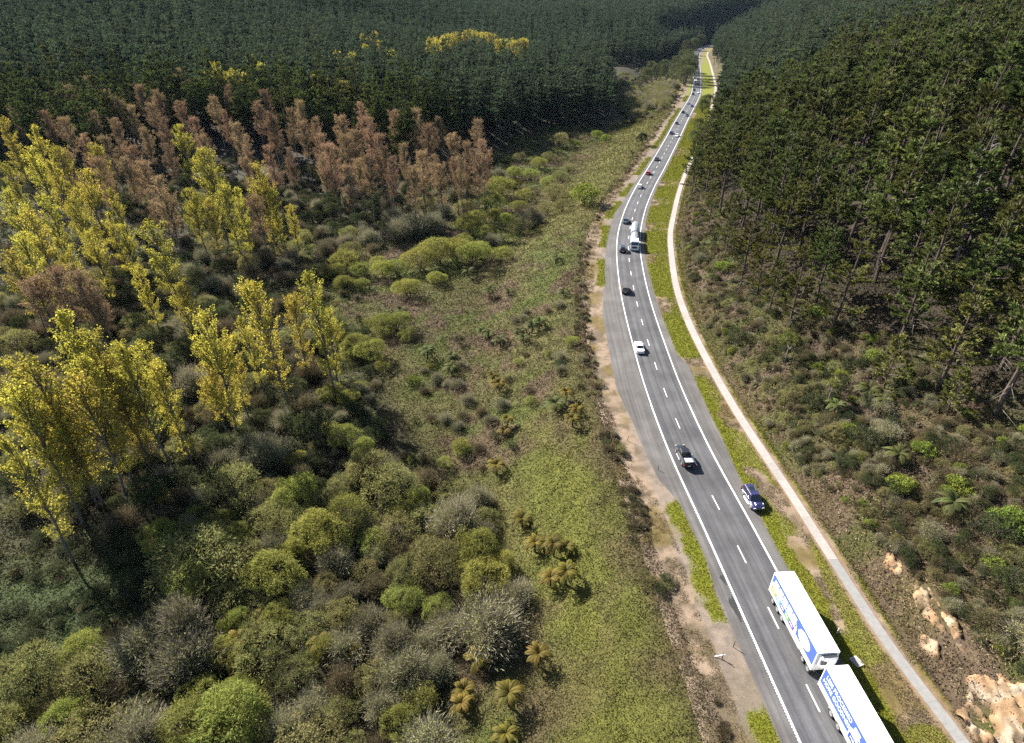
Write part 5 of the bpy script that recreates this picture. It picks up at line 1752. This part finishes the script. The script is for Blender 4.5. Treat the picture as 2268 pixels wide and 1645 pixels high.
def cab(o, y0, W, H, L, color, roof_def=True):
    """a tractor cab in front of y0"""
    hw = W / 2
    g = Geo()
    def ring(z, wf, yf): return np.array([(-wf, y0, z), (wf, y0, z), (wf, y0 + yf, z), (-wf, y0 + yf, z)])
    loft(g, [ring(.55, hw, L), ring(1.25, hw, L), ring(1.75, hw, L - .03), ring(H - .25, hw * .95, L - .35), ring(H, hw * .86, L - .62)])
    c = g.build('cab', M['paint_' + color], o)
    q = [(hw * .99, y0 + L - .03, 1.78), (-hw * .99, y0 + L - .03, 1.78), (-hw * .95, y0 + L - .35, H - .25), (hw * .95, y0 + L - .35, H - .25)]
    g = Geo(); v, ff = panel(q, .05, .95, .06, .92, .015); g.add(v, ff); g.build('windscreen', M['glass'], c)
    for s in (1, -1):
        qq = [(s * hw, y0 + .1, 1.75), (s * hw, y0 + L - .05, 1.75), (s * hw * .95, y0 + L - .40, H - .25), (s * hw * .95, y0 + .1, H - .25)]
        if s < 0: qq = [qq[1], qq[0], qq[3], qq[2]]
        g = Geo(); v, ff = panel(qq, .35 if s > 0 else .1, .9 if s > 0 else .65, .12, .88, .012); g.add(v, ff); g.build('side_window', M['glass'], c)
        Geo().box((s * (hw + .16), y0 + L - .15, 2.1), (.22, .12, .6)).build('mirror', M['plastic'], c)
        Geo().box((s * hw * .76, y0 + L + .02, .86), (.36, .08, .20)).build('headlight', M['clear_lens'], c)
    g = Geo(); g.box((0, y0 + L + .01, 1.18), (W * .66, .06, .62)); g.build('grille', M['plastic'], c)
    g = Geo(); g.box((0, y0 + L + .04, .55), (W * .97, .16, .32)); g.build('bumper', M['paint_' + color], c)
    if roof_def:
        g = Geo(); loft(g, [ring(H + .004, hw * .84, L - .66), ring(H + .35, hw * .80, (L - .7) * .55)]); g.build('roof_deflector', M['paint_white'], c)
    return c


def place_heavy(o, front, rear, z=.07):
    """front and rear: ground points under the middle of each end"""
    a, b = np.array(front), np.array(rear)
    m = (a + b) / 2; d = a - b
    o.location = (m[0], m[1], z); o.rotation_euler = (0, 0, math.atan2(-d[0], d[1]))


def top_at(u, v, z): return np.array(flat(u, v, z))


def zc(a, b): return ((2900 + a / 2.3667) / 1.7602, (2200 + b / 2.3667) / 1.7602)


TOPZ = 4.2
tr_r = (top_at(*zc(285, 80), TOPZ) + top_at(*zc(460, 70), TOPZ)) / 2; tr_f = (top_at(*zc(688, 820), TOPZ) + top_at(*zc(882, 812), TOPZ)) / 2
LT = float(np.linalg.norm(tr_f - tr_r))
o = empty('milk_trailer')
rL = -LT / 2
body = box_body(o, LT, 2.48, TOPZ, [rL + 1.25, rL + 2.5, rL + 3.75, LT / 2 - 1.75, LT / 2 - .55])
sx = 1.24 + .010
for j, (cy, lab) in enumerate(((1.15, 'orange_ink'), (2.35, 'sky_ink'), (3.50, 'deep_ink'), (4.65, 'green_ink'), (5.80, 'purple_ink'))):
    milk_bottle(body, sx + .0015 * (5 - j), rL + cy, 1.30, 2.35, M[lab])
plate_poly('oval_logo', ellipse(rL + 8.35, 2.85, 1.28, .88), sx, M['decal_white'], body)
lettering('logo_lettering', 'Meadow', .62, M['ink'], body, sx + .008, rL + 8.35, 3.05)
lettering('logo_lettering', 'fresh', .60, M['green_ink'], body, sx + .008, rL + 8.42, 2.52)
g = Geo()                                        # refrigeration unit on the front wall
y0 = LT / 2
def rr_ring(z, w, d): return np.array([(w * math.cos(t), y0 + .01 + d * max(0, math.sin(t)) ** .5, z) for t in np.linspace(0, math.pi, 11)])
loft(g, [rr_ring(2.15, .98, .52), rr_ring(2.35, 1.05, .66), rr_ring(3.75, 1.05, .66), rr_ring(3.98, .98, .50)])
u_ = g.build('cooling_unit', M['white_body'], o)
g = Geo(); g.box((.62, y0 + .60, 3.25), (.62, .12, .60)); g.box((0, y0 + .30, 4.02), (1.6, .34, .05)); g.build('vent_grille', M['plastic'], u_)
g = Geo(); g.tube([(0, LT / 2, .75), (0, LT / 2 + 1.9, .75)], .07, 6); g.build('drawbar', M['plastic'], o)
place_heavy(o, tr_f, tr_r)
tag(o, 'white and blue refrigerated milk trailer with pictures of five milk bottles', 'trailer')
TR = o

tk_r = (top_at(*zc(755, 948), TOPZ) + top_at(*zc(965, 935), TOPZ)) / 2
dvec = (tr_f - tr_r) / LT
dv2 = unit(np.array([top_at(*zc(1135, 1645), TOPZ) - top_at(*zc(755, 948), TOPZ)]))[0]
LK = 9.4
o = empty('milk_truck'); rK = -LK / 2
body = box_body(o, LK, 2.5, TOPZ, [rK + 2.9, rK + 4.25])
lettering('lettering', 'LESS PROCESSED', .80, M['decal_white'], body, 1.25 + .012, rK + 3.05, 3.42, sx=.80)
lettering('lettering', 'MORE GOODNESS', .80, M['decal_white'], body, 1.25 + .012, rK + 3.05, 2.52, sx=.80)
milk_bottle(body, 1.262, rK + 6.45, 1.30, 2.35, M['deep_ink'])
plate_poly('oval_logo', ellipse(rK + 8.2, 2.85, 1.0, .80), 1.262, M['decal_white'], body)
lettering('logo_lettering', 'Meadow', .48, M['ink'], body, 1.27, rK + 8.2, 3.02); lettering('logo_lettering', 'fresh', .46, M['green_ink'], body, 1.27, rK + 8.25, 2.55)
cab(o, LK / 2 + .5, 2.46, 3.0, 2.1, 'white')
for a in (LK / 2 + 1.5,):
    for s in (1, -1): wheel(o, s * 1.08, a, .5, .32)
place_heavy(o, tk_r + dv2 * LK, tk_r)
tag(o, 'white and blue milk truck with slogan lettering at the lower photo edge', 'truck')

# --- the tanker coming round the bend: cab, tank on the truck, tank trailer behind
M['tank'] = solid('tank_steel', (.66, .67, .69), .30, .55, var=.05)
M['tank_blue'] = solid('pale_blue_skin', (.45, .62, .82), .35, .1)


def tank(o, y0, y1, r, zc_):
    n = 20; th = np.linspace(0, 2 * np.pi, n, endpoint=False)
    def ring(y, k): return np.c_[1.16 * r * k * np.cos(th), np.full(n, y), zc_ + r * k * np.sin(th)]
    g = Geo(); loft(g, [ring(y0, .55), ring(y0 + .14, .9), ring(y0 + .28, 1), ring(y1 - .28, 1), ring(y1 - .14, .9), ring(y1, .55)])
    t = g.build('tank', M['tank'], o, True)
    g = Geo(); g.tube([(0, (y0 + y1) / 2, zc_ + r), (0, (y0 + y1) / 2, zc_ + r + .12)], .26, 12); g.build('hatch', M['grey_steel'], t)
    g = Geo(); g.box((0, (y0 + y1) / 2, zc_ + r + .035), (.5, (y1 - y0) * .8, .03)); g.build('walkway', M['grey_steel'], t)
    for s in (1, -1):
        Geo().box((s * 1.22, (y0 + y1) / 2, zc_ - r * .65), (.05, (y1 - y0) * .96, .75)).build('side_skirt', M['tank_blue'], o)


o = empty('tanker_truck')
cab(o, 3.0, 2.46, 3.1, 2.1, 'white')
tank(o, -3.6, 2.6, .95, 2.25)
g = Geo(); g.box((0, 0, .95), (.95, 7.6, .3)); g.build('chassis', M['plastic'], o)
for a in (4.2, -1.6, -2.9):
    for s in (1, -1): wheel(o, s * 1.06, a, .5, .34)
yt, dt = spot_uv(1411, 533, 1.5)
set_on_road(o, yt, 1.75, False)
tag(o, 'milk tanker with a white cab and silver tank coming round the bend', 'tanker')
o = empty('tank_trailer')
tank(o, -4.3, 4.3, .95, 2.25)
g = Geo(); g.box((0, 0, .95), (.95, 8.2, .3)); g.tube([(0, 4, .8), (0, 5.7, .8)], .07, 6); g.build('chassis', M['plastic'], o)
for a in (3.4, 2.2, -2.2, -3.5):
    for s in (1, -1): wheel(o, s * 1.06, a, .5, .34)
set_on_road(o, yt + 10.0, 1.75, False)
tag(o, 'silver tank trailer towed behind the milk tanker', 'trailer')

# --- white box truck far up the straight
o = empty('box_truck')
LB = 8.5; rb = -LB / 2
hw = 1.24
g = Geo(); g.box((0, -.6, 2.55), (2.5, 7.2, 3.0)); b_ = g.build('cargo_body', M['white_body'], o)
g = Geo(); g.box((.3, -4.215, 2.45), (1.6, .03, 2.3)); g.build('rear_door', M['grey_steel'], b_)
cab(o, 3.15, 2.4, 2.9, 2.0, 'white')
g = Geo(); g.box((0, -.4, .85), (1.0, 7.6, .3)); g.build('chassis', M['plastic'], o)
for a in (4.2, -2.4):
    for s in (1, -1): wheel(o, s * 1.06, a, .48, .32)
y, d = spot_uv(1540, 184, 1.5)
set_on_road(o, y, -1.8, True)
tag(o, 'white box truck driving away at the edge of the tree shadow', 'truck')

# ------------------------------------------------------------------ small roadside things
M['post'] = solid('post_black', (.02, .02, .02), .6); M['post_white'] = solid('post_white', (.78, .78, .76), .5)
def post(u, v, h, white, what, tilt=(0, 0)):
    x, y = flat(u, v)
    o = empty('marker_post', (x, y, .03))
    o.rotation_euler = (tilt[0], tilt[1], 0)
    g = Geo(); g.box((0, 0, h / 2), (.09, .05, h)); g.build('post', M['post_white'] if white else M['post'], o)
    g = Geo(); g.box((0, -.029, h * .82), (.07, .012, .16)); g.build('reflector', M['red_lens'] if white else M['clear_lens'], o)
    tag(o, what, 'marker post', 'marker posts along the highway')
post(1457, 1041, 1.0, False, 'thin dark marker post on the gravel opposite the black pickup')
post(1389, 976, 1.1, False, 'dark stump-like post where scrub meets the gravel', (.1, .15))
post(1624, 1433, 1.1, False, 'dark marker post beside the gravel pull-off, nearer the road')
post(1599, 1459, 1.1, False, 'dark marker post beside the gravel pull-off, nearer the scrub')
post(1583, 1454, 1.3, True, 'white post leaning in the scrub by the dark pair of posts', (.2, .9))
post(1853, 1403, 1.0, True, 'white edge post standing in the shadow of the milk trailer')
post(1328, 772, 1.1, True, 'pale post on the dirt strip level with the white sedan')
post(1905, 1468, .7, False, 'short marker beside the drain grate', (0, .5))
post(1338, 860, 1.0, False, 'dark post at the scrub edge above the gravel pull-off')
x, y = flat(1897, 1466)
o = empty('drain_grate', (x, y, .02), .35)
g = Geo(); g.box((0, 0, .05), (1.0, 1.2, .14)); g.build('surround', M['path_old'] if False else solid('cast_concrete', (.34, .33, .31), .85, var=.15), o)
g = Geo()
for a in np.linspace(-.36, .36, 7): g.box((a, 0, .135), (.05, .96, .03))
g.build('grate', M['grey_steel'], o)
tag(o, 'concrete drain sump with an iron grate in the grass by the trailer shadow', 'drain')
# ================================================================== LIGHT, AIR, CAMERA
AZ, EL = (-.59, .554), R(36.0)
SUN = Vector((-.729 * math.cos(EL), .684 * math.cos(EL), math.sin(EL)))
sd = bpy.data.lights.new('sun', 'SUN'); sd.energy = 5.0; sd.angle = R(.53); sd.color = (1, .945, .86)
so = link(bpy.data.objects.new('sun', sd)); so.rotation_euler = SUN.to_track_quat('Z', 'Y').to_euler(); so.location = (0, 0, 300)
w = bpy.data.worlds.new('World'); bpy.context.scene.world = w; w.use_nodes = True
nt = w.node_tree
sky = nt.nodes.new('ShaderNodeTexSky'); sky.sky_type = 'NISHITA'; sky.sun_disc = False
sky.sun_elevation = EL; sky.sun_rotation = math.atan2(SUN.x, SUN.y)
bg = nt.nodes['Background']; bg.inputs['Strength'].default_value = .05
nt.links.new(sky.outputs[0], bg.inputs['Color'])
sc = bpy.context.scene
sc.view_settings.view_transform = 'Standard'; sc.view_settings.look = 'None'; sc.view_settings.gamma = 1
sc.view_settings.exposure = 2.05
cd = bpy.data.cameras.new('camera'); co = link(bpy.data.objects.new('camera', cd))
co.location = (0, 0, CAMH); co.rotation_euler = (R(90) - TILT, 0, 0)
cd.sensor_fit = 'HORIZONTAL'; cd.sensor_width = 36; cd.lens = 36 * FOC / 2268.0
cd.clip_end = 20000; cd.clip_start = 1
sc.camera = co
sc.cycles.max_bounces = 5; sc.cycles.diffuse_bounces = 2; sc.cycles.glossy_bounces = 2; sc.cycles.transmission_bounces = 3
sc.cycles.transparent_max_bounces = 4; sc.cycles.volume_bounces = 0; sc.cycles.use_denoising = False; sc.cycles.use_adaptive_sampling = False
sc.cycles.caustics_reflective = False; sc.cycles.caustics_refractive = False

# the air: thin even haze in one closed box round everything
m, nt, out = mat('haze_air')
pv = nt.nodes.new('ShaderNodeVolumePrincipled'); pv.inputs['Color'].default_value = (.55, .76, 1.0, 1); pv.inputs['Density'].default_value = .000014; pv.inputs['Anisotropy'].default_value = .0
nt.links.new(pv.outputs[0], out.inputs['Volume'])
hz = Geo().box((0, 3000, 141), (9800, 6800, 350)).build('haze', m); hz['kind'] = 'stuff'
sc.cycles.volume_step_rate = 1.0
